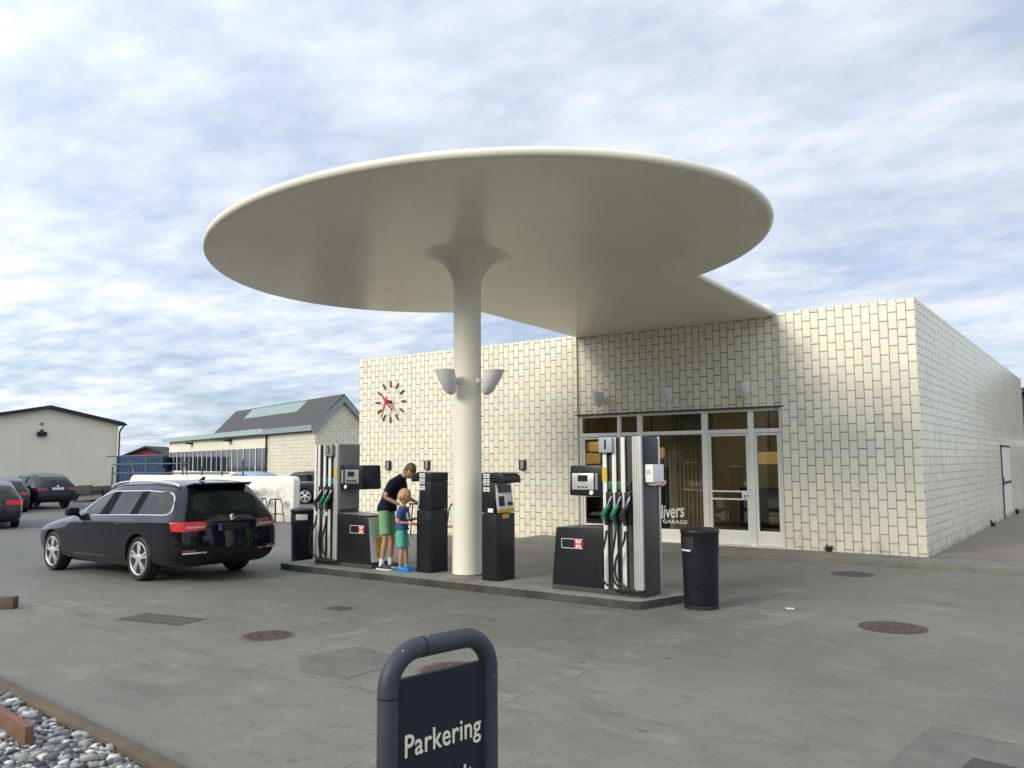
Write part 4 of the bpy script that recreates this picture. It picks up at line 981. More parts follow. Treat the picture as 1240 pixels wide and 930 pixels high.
    body = split('car_body', [0, 8, 9, 10], [paint, rubber_m, pillar_m, black_m], t)
    for mi in (1, 2, 3):
        for sy in (1, -1): split('side_window', [mi], carglass_m, t, sy)
    split('rear_window', [4], carglass_m, t); split('windscreen', [5], carglass_m, t)
    split('tail_lamp', [6], mats[4], t); split('tail_lamp', [7], tail_off if detail > 2 else mats[4], t)
    if chrome:      # bright strip round the side windows
        q = bmesh.new(); q.from_mesh(full)
        sel = {f for f in q.faces if f.material_index in (1, 2, 3, 9) and f.calc_center_median().y > 0}
        bd = [e for e in q.edges if len([f for f in e.link_faces if f in sel]) == 1]
        adj = {}
        for e in bd:
            a, b_ = e.verts; adj.setdefault(a, []).append(b_); adj.setdefault(b_, []).append(a)
        if adj:
            st0 = next(iter(adj)); loop = [st0]; prev = None; cur = st0
            while True:
                nx = [v for v in adj[cur] if v != prev]
                if not nx or nx[0] == st0: break
                prev, cur = cur, nx[0]; loop.append(cur)
                if len(loop) > 2000: break
            pts = [v.co.copy() for v in loop][::2]
            b = MB(); b.tube(pts, 0.011, 6, closed=True); cr = b.build('window_trim', chrome_m, t)
            b = MB(); b.tube([Vector((p.x, -p.y, p.z)) for p in pts], 0.011, 6, closed=True); b.build('window_trim', chrome_m, t)
        q.free()
    # wheels
    for wx in (0, wb):
        for sg_ in (1, -1):
            wq = Matrix.Rotation(R(-90*sg_), 3, 'X'); c = (wx, sg_*(P['track']/2-0.10), wr)
            W = thing_part('wheel', t, c)
            b = MB(); r0 = wr*0.755
            b.lathe([(r0,-0.0),(wr*0.90,-0.005),(wr*0.985,0.02),(wr,0.05),(wr,0.165),(wr*0.985,0.195),(wr*0.90,0.218),(r0,0.212),(r0,0.19)], (0,0,0), wq, 40)
            b.build('tyre', rubber_m, W)
            b = MB(); b.lathe([(r0+0.004,0.05),(r0+0.004,0.208),(r0-0.012,0.214),(r0-0.022,0.205),(r0-0.03,0.10)], (0,0,0), wq, 40)
            for k in range(rimspokes):
                a = 2*math.pi*k/rimspokes+(0.16 if k % 2 else -0.16 if rimspokes == 10 else 0)
                for off_, wd in ((0.0, 0.036),):
                    d = Matrix.Rotation(a, 3, 'Z'); b.box(wq @ (d @ Vector((r0*0.54, 0, 0.19))), (r0*0.86, wd, 0.03), wq @ d @ Matrix.Rotation(R(4),3,'Y'), bev=0.006)
            b.lathe([(0.075,0.17),(0.075,0.205),(0.06,0.214),(0,0.214)], (0,0,0), wq, 20)
            b.build('rim', alu_m, W)
            b = MB(); b.lathe([(r0-0.02,0.10),(0,0.10)], (0,0,0), wq, 24); b.build('brake_disc', irond_m, W)
    if roofrails:
        for sg_ in (1, -1):
            pts = catmull([(-0.62, sg_*0.60, 1.405),(-0.45, sg_*0.605, 1.45),(0.2, sg_*0.62, 1.492),(0.9, sg_*0.62, 1.49),(1.22, sg_*0.61, 1.462),(1.42, sg_*0.60, 1.405)], 6)
            b = MB(); b.tube(pts, 0.017, 8); b.build('roof_rail', alu_m, t)
    # mirrors
    mxp, mz, my = P['mirror']
    for sg_ in (1, -1):
        b = MB(); b.box((mxp, sg_*(my+0.11), mz), (0.12, 0.21, 0.135), Matrix.Rotation(R(8*sg_),3,'Z'), bev=0.04); b.tube([(mxp+0.03, sg_*(my-0.03), mz-0.07),(mxp+0.02, sg_*(my+0.06), mz-0.05)], 0.022, 8)
        b.build('door_mirror', black_m, t)
    # number plate
    px_, pz_ = P['plate']
    b = MB(); b.box((px_, 0, pz_), (0.016, 0.52, 0.115), Matrix.Rotation(R(P.get('platetilt', 6)),3,'Y'), bev=0.004); npl = b.build('number_plate', P.get('platemat', whitemet_m), t)
    if P.get('euband'):
        b = MB(); b.box((px_-0.008, 0.237, pz_), (0.008, 0.045, 0.105), Matrix.Rotation(R(6),3,'Y')); b.build('blue_band', blue_m, npl)
        b = MB(); b.box((px_-0.009, -0.02, pz_-0.052), (0.006, 0.42, 0.008)); b.build('plate_edge', whitemet_m, npl)
    return t
def thing_part(name, parent, loc):
    o = bpy.data.objects.new(name, None); o.empty_display_size = 0.1; col.objects.link(o); o.parent = parent; o.location = loc; return o

def estate_table(wbase=2.88):
    a = wbase
    # each station: list of (x, half width, z) from the sill up to the roof edge
    S = []
    def stn(xs, ys, zs, **k): S.append(dict(p=list(zip(xs, ys, zs)), **k))
    #      bot    sill   low    mid    lampb  lampt  belt   wtop   roof
    stn([-0.94,-1.00,-1.06,-1.065,-1.045,-1.03,-1.00,-0.80,-0.66],[.66,.74,.80,.83,.83,.80,.75,.58,.53],[.26,.30,.40,.56,.755,.89,.985,1.30,1.405], crown=.035)
    stn([-0.86,-0.86,-0.88,-0.90,-0.88,-0.86,-0.84,-0.66,-0.60],[.70,.82,.875,.90,.905,.885,.84,.665,.585],[.22,.26,.40,.56,.755,.89,.985,1.31,1.415], crown=.04)
    stn([-0.70,-0.70,-0.70,-0.72,-0.70,-0.69,-0.62,-0.44,-0.42],[.70,.85,.90,.915,.92,.905,.862,.69,.60],[.20,.24,.40,.56,.72,.88,.985,1.325,1.43], crown=.04)
    stn([-0.10]*9,[.70,.87,.905,.925,.93,.918,.875,.70,.615],[.19,.24,.40,.56,.72,.88,.982,1.345,1.455], crown=.042)
    stn([0.16,0.16,0.16,0.16,0.16,.14,.12,0.02,0.0],[.70,.88,.905,.925,.932,.922,.88,.705,.62],[.18,.24,.40,.56,.72,.88,.98,1.352,1.462], crown=.042)
    stn([0.22,0.22,0.22,0.22,0.22,.20,.18,0.07,0.06],[.70,.88,.905,.925,.932,.922,.88,.705,.62],[.18,.24,.40,.56,.72,.88,.979,1.353,1.463], crown=.042)
    stn([1.10,1.10,1.10,1.10,1.10,1.09,1.08,1.02,1.0],[.70,.88,.905,.92,.93,.925,.885,.70,.615],[.17,.24,.40,.56,.72,.88,.965,1.350,1.462], crown=.042)
    stn([1.17,1.17,1.17,1.17,1.17,1.16,1.15,1.08,1.07],[.70,.88,.905,.92,.93,.925,.885,.70,.612],[.17,.24,.40,.56,.72,.88,.963,1.345,1.458], crown=.042)
    stn([2.10,2.10,2.10,2.10,2.10,2.08,2.06,1.56,1.46],[.70,.88,.905,.92,.925,.915,.865,.665,.585],[.18,.24,.40,.56,.72,.86,.945,1.285,1.405], crown=.04)
    stn([2.30,2.30,2.30,2.30,2.30,2.30,2.36,2.30,2.26],[.70,.88,.90,.915,.92,.905,.85,.74,.66],[.18,.24,.40,.56,.72,.84,.915,.955,.975], crown=.03)
    stn([2.70,2.70,2.70,2.70,2.70,2.70,2.72,2.72,2.72],[.70,.88,.90,.915,.92,.905,.84,.72,.60],[.18,.24,.40,.56,.72,.81,.875,.905,.925], crown=.03)
    stn([3.25,3.25,3.27,3.28,3.28,3.27,3.25,3.24,3.23],[.68,.84,.88,.895,.90,.88,.80,.68,.55],[.20,.25,.40,.55,.68,.76,.81,.84,.855], crown=.03)
    stn([3.62,3.68,3.72,3.72,3.70,3.66,3.62,3.58,3.55],[.55,.66,.74,.77,.76,.73,.66,.56,.46],[.24,.27,.38,.52,.64,.70,.735,.75,.76], crown=.02)
    for i, st_ in enumerate(S):
        if 0 < i < 9:
            q = st_['p']; q[5] = (q[5][0], q[5][1]+0.012, q[5][2]); q[4] = (q[4][0], q[4][1]-0.006, q[4][2])
    def side(i, k):
        if k == 6:
            if i in (1, 2): return 3
            if i == 4: return 9
            if i == 5: return 2
            if i == 3: return 2
            if i == 6: return 9
            if i == 7: return 1
        if k == 4 and i == 0: return 6
        return 0
    def rear(k, j, n):
        if k == 6: return 4 if 0 < j < n-1 else 0
        if k == 4 and j in (0, 1): return 7
        if k == 4 and j in (n-1, n-2): return 6
        if k in (0,) : return 10
        return 0
    return dict(stations=S, side=side, rear=rear, screen=(8,), bulge=0.055, wheelbase=a, wheel_r=0.335, track=1.56, mirror=(1.98, 1.02, .87), plate=(-1.128, .79))
def warp(P, fx=lambda x, z: x, fz=lambda x, z: z, fy=lambda y, z: y, **k):
    Q = dict(P); Q['stations'] = [dict(s, p=[(fx(x, z), fy(y, z), fz(x, z)) for x, y, z in s['p']]) for s in P['stations']]; Q.update(k); return Q
PE = estate_table(); PE.update(platemat=black_m, euband=True)
fl, rl, rrw = Vector((-12.30, -8.58)), Vector((-9.356, -8.641)), Vector((-9.156, -7.145))
hd = math.atan2(fl.y-rl.y, fl.x-rl.x)
axl = Vector((-9.275, -7.90))
est = make_car('estate_car', 'black estate car with silver roof rails and lit tail lamp, parked left of the pumps', PE, paint_black, (axl.x, axl.y, gz(axl.x, axl.y)-0.002), hd, pitch=math.atan2(gz(-9.3,-8)-gz(-12.2,-8), 2.88), detail=3, lit=True, roofrails=True, chrome=True)
# further fittings of the estate
b = MB(); b.lathe([(0.0,0.0),(0.038,0.0),(0.046,0.004),(0.046,0.010),(0,0.012)], (-1.075,0,0.93), Matrix.Rotation(R(-84),3,'Y'), 24); em = b.build('tailgate_emblem', chrome_m, est)
b = MB(); b.tube([(-1.092, 0.012*math.cos(a), 0.931+0.022*math.sin(a)) for a in [R(70+i*22) for i in range(11)]], 0.0035, 5); b.box((-1.092,-0.004,0.931),(0.004,0.006,0.045)); b.build('emblem_mark', black_m, em)
b = MB(); b.box((-1.13,0,0.875),(0.03,0.66,0.02),bev=0.006); b.build('tailgate_grip', black_m, est)
for sy in (1,-1):
    b = MB(); b.box((-1.085, sy*0.62, 0.435),(0.03,0.36,0.022), Matrix.Rotation(R(-9*sy),3,'Z'), bev=0.004); b.build('bumper_strip', chrome_m, est)
    b = MB(); b.box((-1.075, sy*0.70, 0.465),(0.03,0.20,0.035), Matrix.Rotation(R(-14*sy),3,'Z'), bev=0.004); b.build('reflector', tail_off, est)
    for xh in (0.52, 1.72):
        b = MB(); b.box((xh, sy*0.925, 0.84),(0.20,0.035,0.03), bev=0.01); b.build('door_handle', paint_black, est)
    b = MB(); b.box((1.18, sy*0.905, 0.33),(1.7,0.02,0.05), bev=0.006); b.build('sill_reflection_strip', charcoal_m, est)  # strip stands in for the grey reflection low on the doors
    # clear reversing lamp inside the red lens
    b = MB(); b.box((-1.070, sy*0.60, 0.805),(0.03,0.26,0.034), Matrix.Rotation(R(-9*sy),3,'Z'), bev=0.006); b.build('clear_lens', clear_lamp, est)
b = MB(); b.box((-0.74,0,1.425),(0.20,1.02,0.028), Matrix.Rotation(R(8),3,'Y'), bev=0.01); b.build('roof_spoiler', black_m, est)
b = MB(); b.prism([(-0.30,1.49),(-0.17,1.49),(-0.28,1.545),(-0.32,1.545)],1,-0.016,0.016,bev=0.004); b.build('roof_aerial', paint_black, est)
b = MB(); b.tube([(-1.06,0.0,1.02),(-0.985,-0.35,1.055)],0.011,6); b.build('rear_wiper', rubber_m, est)
text('rear_lettering', 'SUPERB', 0.05, chrome_m, est, (-1.098,-0.50,0.775), (R(90),0,R(-90)), 0.002)
text('rear_lettering', 'SKODA', 0.05, chrome_m, est, (-1.098,0.50,0.775), (R(90),0,R(-90)), 0.002)

PS = warp(PE, fz=lambda x, z: z*1.0+0.0+(0.10 if z < 0.5 else 0.10)+(0.05 if z > 1.2 else 0)-(max(0, -0.1-x)*0.22 if z > 1.2 else 0), fy=lambda y, z: y*1.05, wheel_r=0.38, track=1.64, platemat=whitemet_m, euband=False, plate=(-1.128, .93))
suv = make_car('parked_suv', 'dark coupe shaped off-roader parked against the pale building', PS, paint_dk, (-37.8, 2.62, gz(-37.8, 2.62)), R(180), group='cars parked in the yard', rimspokes=5)
b = MB(); b.lathe([(0,0),(0.045,0),(0.045,0.01),(0,0.012)], (-1.075,0,1.05), Matrix.Rotation(R(-84),3,'Y'), 16); b.build('tailgate_emblem', chrome_m, suv)
PH = warp(PE, fz=lambda x, z: z-(max(0, 0.2-x)*0.10 if z > 1.2 else 0), platemat=whitemet_m, euband=False)
make_car('parked_car', 'dark grey car cut off by the left edge, nearest the camera on that side', PH, paint_grey, (-26.25, -4.35, gz(-26, -4.3)), R(163), lit=True, group='cars parked in the yard', rimspokes=5)
make_car('parked_car', 'dark car half hidden behind the grey one at the left edge', PH, paint_dk, (-35.9, 0.05, gz(-36, 0)), R(160), group='cars parked in the yard', rimspokes=5)
make_car('parked_car', 'pale blue hatchback whose roof shows over the white wall', PH, paint_blue, (-31.3, 9.6, gz(-31.3, 9.6)), R(175), group='cars parked behind the white wall', rimspokes=5)
make_car('parked_car', 'white car whose roof shows behind the dark estate by the wall', PH, paint_white, (-29.0, 12.2, gz(-29, 12.2)), R(38), group='cars parked behind the white wall', rimspokes=5)
make_car('parked_car', 'dark car with silver window trim between the white wall and pump 3', PE, paint_grey, (-28.1, 10.1, gz(-28, 10)), R(37), group='cars parked behind the white wall', chrome=True)

# ================================================================== yard walls, fence and far buildings
t = thing('white_wall', 'long low white rendered wall with rounded ends behind the estate car', 'wall', (-24.5, 2.35, -0.25))
b = MB(); pts = []
x0, x1, zt_ = -5.6, 5.25, 1.56
for (cx_, a0_, a1_) in ((x1-0.18, 0, 90), (x0+0.45, 90, 180)):
    rr_ = 0.18 if cx_ > 0 else 0.45
    for i in range(7):
        a = R(a0_+(a1_-a0_)*i/6); pts.append((cx_+rr_*math.cos(a), zt_-rr_+rr_*math.sin(a)))
pts += [(x0, -0.2), (x1, -0.2)]
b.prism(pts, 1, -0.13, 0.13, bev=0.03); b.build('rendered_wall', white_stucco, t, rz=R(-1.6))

def stool(label, loc, rz, h=0.78, group='black bar stools by the white wall'):
    t = thing('bar_stool', label, 'stool', loc, rz, group)
    b = MB(); b.lathe([(0.0,h-0.03),(0.17,h-0.03),(0.185,h-0.015),(0.18,h),(0,h+0.004)], seg=24); b.build('seat', black_m, t)
    for k in range(4):
        a = math.pi/4+k*math.pi/2; c_, s_ = math.cos(a), math.sin(a)
        b = MB(); b.tube([(0.15*c_,0.15*s_,h-0.03),(0.19*c_,0.19*s_,h-0.08),(0.30*c_,0.30*s_,0)],0.017,6); b.build('leg', black_m, t)
    b = MB(); b.tube([(0.255*math.cos(a),0.255*math.sin(a),0.28) for a in [k*math.pi/12 for k in range(24)]],0.010,6,closed=True); b.build('foot_ring', black_m, t)
    return t
gw = gz(-20.5, 1.9)
stool('black bar stool before the white wall, nearer its right end', (-19.72, 1.72, gw), R(10)); stool('black bar stool before the white wall, next to the small table', (-20.55, 1.75, gw), R(30))
stool('black bar stool by the tiled wall, seen just left of the column foot', (-9.75, -0.8, gz(-9.75,-0.8)), R(0), 0.80, 'black bar stools by the tiled wall'); stool('black bar stool by the tiled wall, seen between boy and terminal', (-11.35, -0.5, gz(-11.35,-0.5)), R(25), 0.80, 'black bar stools by the tiled wall')
t = thing('cafe_table', 'small high table with thin legs beside the stools at the white wall', 'table', (-21.6, 1.65, gz(-22, 1.7)))
b = MB(); b.box((0,0,1.05),(0.75,0.75,0.03),bev=0.006); b.build('table_top', midgrey_m, t)
b = MB(); b.cyl((0,0,0.02),(0,0,1.04),0.03); b.build('pedestal', black_m, t); b = MB(); b.lathe([(0.25,0),(0.25,0.015),(0.03,0.03)],seg=24); b.build('foot', black_m, t)
b = MB(); b.lathe([(0.05,0),(0.065,0.01),(0.07,0.09),(0.06,0.09),(0.05,0.02),(0,0.02)],seg=16); tag(b.build('ashtray', greypan_m, loc=(-21.45,1.65,gz(-22,1.7)+1.066)), 'grey ashtray standing on the small high table', 'ashtray')

# pale gabled building at the left
vx = Vector((-0.42, -4.05, 0)); ldir = vx.normalized(); lw = 16.0
t = thing('pale_building', 'pale rendered building with a black low gable roof at the far left', 'building', (-48.2, 11.41, 0), math.atan2(ldir.y, ldir.x))
# local x runs along the gable wall to the left of the picture, local y = away
def gable(x): return 4.25+0.80*(1-abs(x-4.07)/4.07) if x < 8.14 else 4.25
b = MB(); b.prism([(0,-0.4),(0,4.25),(4.07,5.05),(8.14,4.25),(8.14,-0.4)], 1, -9.0, 0.0); b.build('wall', beige_stucco, t)
b = MB(); b.prism([(-0.28,4.17),(4.07,5.06),(8.42,4.17),(8.42,4.37),(4.07,5.26),(-0.28,4.37)], 1, -9.3, 0.35); b.build('roof', roofblack_m, t)
b = MB(); b.span(-0.03, 8.17, 0.0, 0.05, -0.4, 0.30); b.build('plinth', plinth_m, t)
b = MB(); b.tube([(-0.30,0.30,4.22),(-0.12,0.18,3.95),(-0.07,0.10,3.75),(-0.07,0.10,0.1)],0.05,8); b.tube([(-0.33,0.42,4.24),(-0.33,-9.0,4.24)],0.07,8); b.build('downpipe', roofblack_m, t)
b = MB(); b.box((4.4,0.12,3.55),(0.5,0.22,0.26),bev=0.03); b.box((4.4,0.10,3.75),(0.12,0.15,0.14)); b.build('floodlight', black_m, t)
b = MB(); b.lathe([(0.09,0),(0.09,0.06),(0,0.07)],(4.4,0.0,4.15),Matrix.Rotation(R(-90),3,'X'),16); b.build('alarm_disc', pave_m, t)

# blue container and red shed behind
t = thing('blue_container', 'dark blue shipping container between the pale building and the tiled house', 'container', (-61.0, 20.0, 0), R(33))
b = MB(); b.span(-3.4, 2.6, -1.2, 1.2, 0, 2.28); b.build('container_box', contblue_m, t)
b = MB()
for i in range(28): b.span(-3.28+i*0.21, -3.28+i*0.21+0.10, -1.235, -1.19, 0.15, 2.15)
b.build('corrugation', contblue_m, t)
b = MB(); b.span(-3.42,2.62,-1.25,-1.18,2.2,2.32); b.build('top_rail', contblue_m, t)
b = MB(); b.span(-3.42,2.62,-1.25,-1.18,0.0,0.14); b.build('bottom_rail', contblue_m, t)
t = thing('red_shed', 'dark red shed with a black pitched roof rising behind the blue container', 'shed', (-68.8, 26.0, 0), R(36))
b = MB(); b.prism([(-1.9,0),(1.9,0),(1.9,2.45),(0,3.15),(-1.9,2.45)],1,-2,2); b.build('wall', darkred_m, t)
b = MB(); b.prism([(-2.2,2.38),(0,3.2),(2.2,2.38),(2.2,2.5),(0,3.36),(-2.2,2.5)],1,-2.3,2.3); b.build('roof', roofblack_m, t)

# tiled house with gabled roof
C_, L_ = Vector((-31.08,12.89,0)), Vector((-59.35,21.57,0)); hu = (C_-L_).normalized(); hlen = (C_-L_).length
hs = thing('tiled_house', 'cream tiled house with a grey gabled roof, glazed roof strip and window band', 'house', C_, math.atan2(hu.y, hu.x))
ez = 3.63; gw_ = 3.0; rz_ = 5.2      # eave, gable width, ridge height
s322 = -(Vector((-37.82,14.84,0))-C_).length; sroof = -17.6
b = MB(); b.prism([(0,-0.3),(0,ez-0.06),(gw_/2,rz_-0.12),(gw_,ez-0.06),(gw_,-0.3)], 0, s322, 0.0); b.build('tiled_wall', tile_small, hs)
b = MB(); b.span(-hlen, s322, 0.05, gw_, -0.3, 1.15); b.span(-hlen, s322, 0.05, gw_, 2.72, ez-0.05); b.span(-hlen, s322, 0.14, gw_-0.1, 1.15, 2.72); b.build('long_wall', beige_stucco, hs)
nwin = 10; ww = (hlen+s322)/nwin
for i in range(nwin):
    x0 = -hlen+i*ww
    b = MB(); b.span(x0, x0+0.09, 0.055, 0.12, 1.15, 2.72); b.span(x0+0.09, x0+ww, 0.06, 0.115, 1.15, 1.21); b.span(x0+0.09, x0+ww, 0.06, 0.115, 2.66, 2.72); b.span(x0+ww*0.52-0.025, x0+ww*0.52+0.025, 0.08, 0.115, 1.21, 2.66)
    wf = b.build('window', frame_m, hs); b = MB(); b.span(x0+0.08, x0+ww+0.01, 0.10, 0.112, 1.2, 2.67); b.build('window_pane', dkwin_m, wf)
sl_ = (rz_-ez)/(gw_/2)
b = MB(); b.prism([(-0.25,ez-0.25*sl_+0.02),(gw_/2,rz_+0.02),(gw_+0.25,ez-0.25*sl_+0.02),(gw_+0.25,ez-0.25*sl_+0.20),(gw_/2,rz_+0.22),(-0.25,ez-0.25*sl_+0.20)], 0, sroof, 0.22); rf = b.build('roof', slate_m, hs)
b = MB(); b.span(-hlen-0.6, sroof-0.002, -0.3, gw_, ez+0.0, ez+0.14); b.build('flat_roof', slate_m, hs)
b = MB(); b.span(-hlen-0.7, s322, -0.34, -0.27, ez-0.16, ez+0.16); b.build('fascia', fascia_m, hs)
b = MB(); b.span(s322, 0.24, -0.34, -0.27, ez-0.20, ez+0.10)
b.prism([(-0.27,ez-0.42),(gw_/2,rz_-0.22),(gw_+0.27,ez-0.42),(gw_+0.27,ez-0.10),(gw_/2,rz_+0.10),(-0.27,ez-0.10)], 0, 0.222, 0.28); b.build('barge_board', bargegrey_m, hs)
def roofpt(x, q): return (x, gw_/2*q, ez+sl_*gw_/2*q+0.24)
sk = MB(); x0, x1 = -13.6, -4.6
def skew(x, q): return x
sk.faces([roofpt(x0,0.52), roofpt(x1,0.52), roofpt(x1,0.94), roofpt(x0,0.94)], [(0,1,2,3)])
skp = sk.build('roof_glazing', simple('pale_roof_glass', (0.21,0.255,0.26), 0.25, var=0.1), rf, recalc=False)
b = MB()
for i in range(15):
    xx = x0+(x1-x0)*i/14; b.tube([roofpt(xx,0.52), roofpt(xx,0.94)], 0.045, 4)
b.build('glazing_bars', fascia_m, skp)
b = MB(); b.cyl((s322,-0.08,0),(s322,-0.08,ez-0.1),0.06); b.build('downpipe', roofblack_m, hs)
for xx in (-hlen+6.5, s322-7.0):
    b = MB(); b.box((xx,-0.15,3.25),(0.6,0.5,0.12),bev=0.03); b.build('wall_lamp', black_m, hs)

# pipe fence in front of the window band
fA, fB = Vector((-39.5,6.6,gz(-39.5,6.6))), Vector((-29.5,7.4,gz(-29.5,7.4)))
t = thing('pipe_rack', 'blue grey scaffold pipe fence behind the white wall', 'fence', fA, math.atan2((fB-fA).y,(fB-fA).x)); fl_ = (fB-fA).length
hts = [1.9,2.45,2.4,1.8,2.3,1.9,2.4,2.2]
for i in range(8):
    x = fl_*i/7; b = MB(); b.cyl((x,0,0),(x,0,hts[i]),0.04,seg=8); b.build('post', pipe_m, t)
for z, xa, xb in ((0.9,0,fl_),(1.55,0,fl_*0.9),(2.0,0.0,fl_*0.6),(2.42,-0.6,fl_*0.45)):
    b = MB(); b.cyl((xa,0.02,z),(xb,0.02,z+0.03),0.035,seg=8); b.build('rail', pipe_m, t)
b = MB(); b.tube([(fl_*0.14,0,2.3),(fl_*0.26,0,0.2)],0.03,6); b.build('brace', pipe_m, t); b = MB(); b.tube([(fl_*0.57,0,2.3),(fl_*0.66,0,0.2)],0.03,6); b.build('brace', pipe_m, t)

# trailer standing by the pale building
t = thing('utility_trailer', 'low dark trailer with a jockey wheel parked right of the off-roader', 'trailer', (-43.0, 7.3, gz(-43, 7.3)), R(125))
b = MB(); b.span(-1.5,1.5,-0.75,0.75,0.45,0.56); b.build('load_bed', irond_m, t)
b = MB(); b.span(-1.5,1.5,-0.78,-0.74,0.56,0.82); b.span(-1.5,1.5,0.74,0.78,0.56,0.82); b.span(-1.52,-1.48,-0.74,0.74,0.56,0.82); b.build('side_board', greypan_m, t)
b = MB(); b.tube([(1.4,-0.5,0.5),(2.5,0,0.5)],0.04,6); b.tube([(1.4,0.5,0.5),(2.5,0,0.5)],0.04,6); b.tube([(2.4,0,0.5),(2.7,0,0.52)],0.05,6); b.build('drawbar', irond_m, t)
b = MB(); b.cyl((2.3,0.1,0.12),(2.3,0.1,1.0),0.035,seg=8); b.lathe([(0.11,-0.03),(0.11,0.03)],(2.3,0.1,0.11),Matrix.Rotation(R(90),3,'X'),16); b.build('jockey_wheel', midgrey_m, t)
for sy in (1,-1):
    b = MB(); b.lathe([(0.18,-0.08),(0.30,-0.08),(0.31,0),(0.30,0.08),(0.18,0.08)],(-0.1,sy*0.88,0.31),Matrix.Rotation(R(90),3,'X'),24); b.build('wheel', rubber_m, t)

# house far behind the side wall of the station
t = thing('dark_shed', 'dark gabled shed behind the right end of the station', 'shed', (0.6, 33.5, 0), R(-4))
b = MB(); b.prism([(-3.0,0),(6.5,0),(6.5,4.6),(1.75,6.1),(-3.0,4.6)],1,0,8); b.build('wall', charcoal_m, t)
b = MB(); b.prism([(-3.3,4.6),(1.75,6.2),(6.8,4.6),(6.8,4.85),(1.75,6.45),(-3.3,4.85)],1,-0.4,8.4); b.build('roof', roofblack_m, t)
b = MB(); b.span(-3.0,6.5,-0.06,0.0,2.5,2.65); b.build('band', frame_m, t); b = MB(); b.span(-3.0,6.5,-0.05,0.0,0.0,2.5); b.build('lower_wall', plinth_m, t)

# ================================================================== people
def skin_mesh(chains, mat_sub=2):
    """chains: list of chains; each chain is a list of (x,y,z,r) or (index of earlier chain, index of point) as its first item"""
    bm = bmesh.new(); lay = bm.verts.layers.skin.verify(); ref = []
    roots = []
    for ch in chains:
        prev = None; row = []
        for it in ch:
            if isinstance(it[0], str): v = ref[it[1]][it[2]]
            else:
                v = bm.verts.new(it[:3]); rr = it[3] if isinstance(it[3], tuple) else (it[3], it[3]); v[lay].radius = rr
                if prev is None: roots.append(v)
            if prev is not None: bm.edges.new((prev, v))
            prev = v; row.append(v)
        ref.append(row)
    for v in bm.verts: v[lay].use_root = False
    for v in roots: v[lay].use_root = True
    me = bpy.data.meshes.new('sk'); bm.to_mesh(me); bm.free(); ob = bpy.data.objects.new('sk', me); col.objects.link(ob)
    m = ob.modifiers.new('k', 'SKIN'); m.use_smooth_shade = True; m.branch_smoothing = 0.6
    s_ = ob.modifiers.new('s', 'SUBSURF'); s_.levels = mat_sub; s_.render_levels = mat_sub
    r = bake(ob); bpy.data.objects.remove(ob); return r
def join_obj(name, meshes, mats, parent):
    bm = bmesh.new()
    for me in meshes: bm.from_mesh(me)
    for f in bm.faces: f.smooth = True
    me = bpy.data.meshes.new(name); bm.to_mesh(me); bm.free()
    for m in mats: me.materials.append(m)
    o = bpy.data.objects.new(name, me); col.objects.link(o); o.parent = parent; return o
def head_mesh(c, rot, s):
    """head with brow, nose, chin, ears; faces local +x"""
    b = MB(); prof = []
    bm = b.bm; r = bmesh.ops.create_uvsphere(bm, u_segments=28, v_segments=20, radius=1.0)
    for v in bm.verts:
        x, y, z = v.co; X, Y, Z = x*0.098, y*0.076, z*0.118
        if z < -0.1: k = (-z-0.1)/0.9; Y *= 1-0.30*k; X = X*(1-0.16*k)+0.012*k
        if x < -0.3: Z += 0.006
        fx = max(0, x)
        d = math.hypot(y*1.0, (z+0.18)); X += 0.026*fx*math.exp(-(y/0.16)**2)*math.exp(-((z+0.20)/0.17)**2)      # nose
        X -= 0.010*fx*math.exp(-((abs(y)-0.36)/0.16)**2)*math.exp(-((z-0.02)/0.12)**2)                                # eye sockets
        X += 0.006*fx*math.exp(-(y/0.3)**2)*math.exp(-((z+0.55)/0.10)**2)                                             # lips
        X += 0.008*fx*math.exp(-(y/0.3)**2)*math.exp(-((z+0.88)/0.14)**2)                                             # chin
        v.co = (X, Y, Z)
    for f in bm.faces: f.smooth = True
    for sy in (1, -1):
        b.lathe([(0.0,0.010),(0.014,0.012),(0.020,0.006),(0.022,-0.004),(0.012,-0.012)], (-0.004, sy*0.076, -0.008), Matrix.Rotation(R(-75*sy),3,'X') @ Matrix.Diagonal((0.75,1.45,1)), 12)
        b.lathe([(0.0,0.007),(0.006,0.004),(0.0075,0.0)], (0.078, sy*0.030, 0.004), Matrix.Rotation(R(80),3,'Y'), 10, mi=1)
        b.box((0.083, sy*0.030, 0.022), (0.010,0.030,0.006), None, 2)
    b.box((0.092, 0, -0.065), (0.008, 0.036, 0.005), None, 3)
    M = Matrix.Translation(c) @ rot.to_4x4() @ Matrix.Diagonal((s, s, s, 1)); bmesh.ops.transform(bm, matrix=M, verts=bm.verts[:])
    me = bpy.data.meshes.new('h'); bm.to_mesh(me); bm.free(); return me
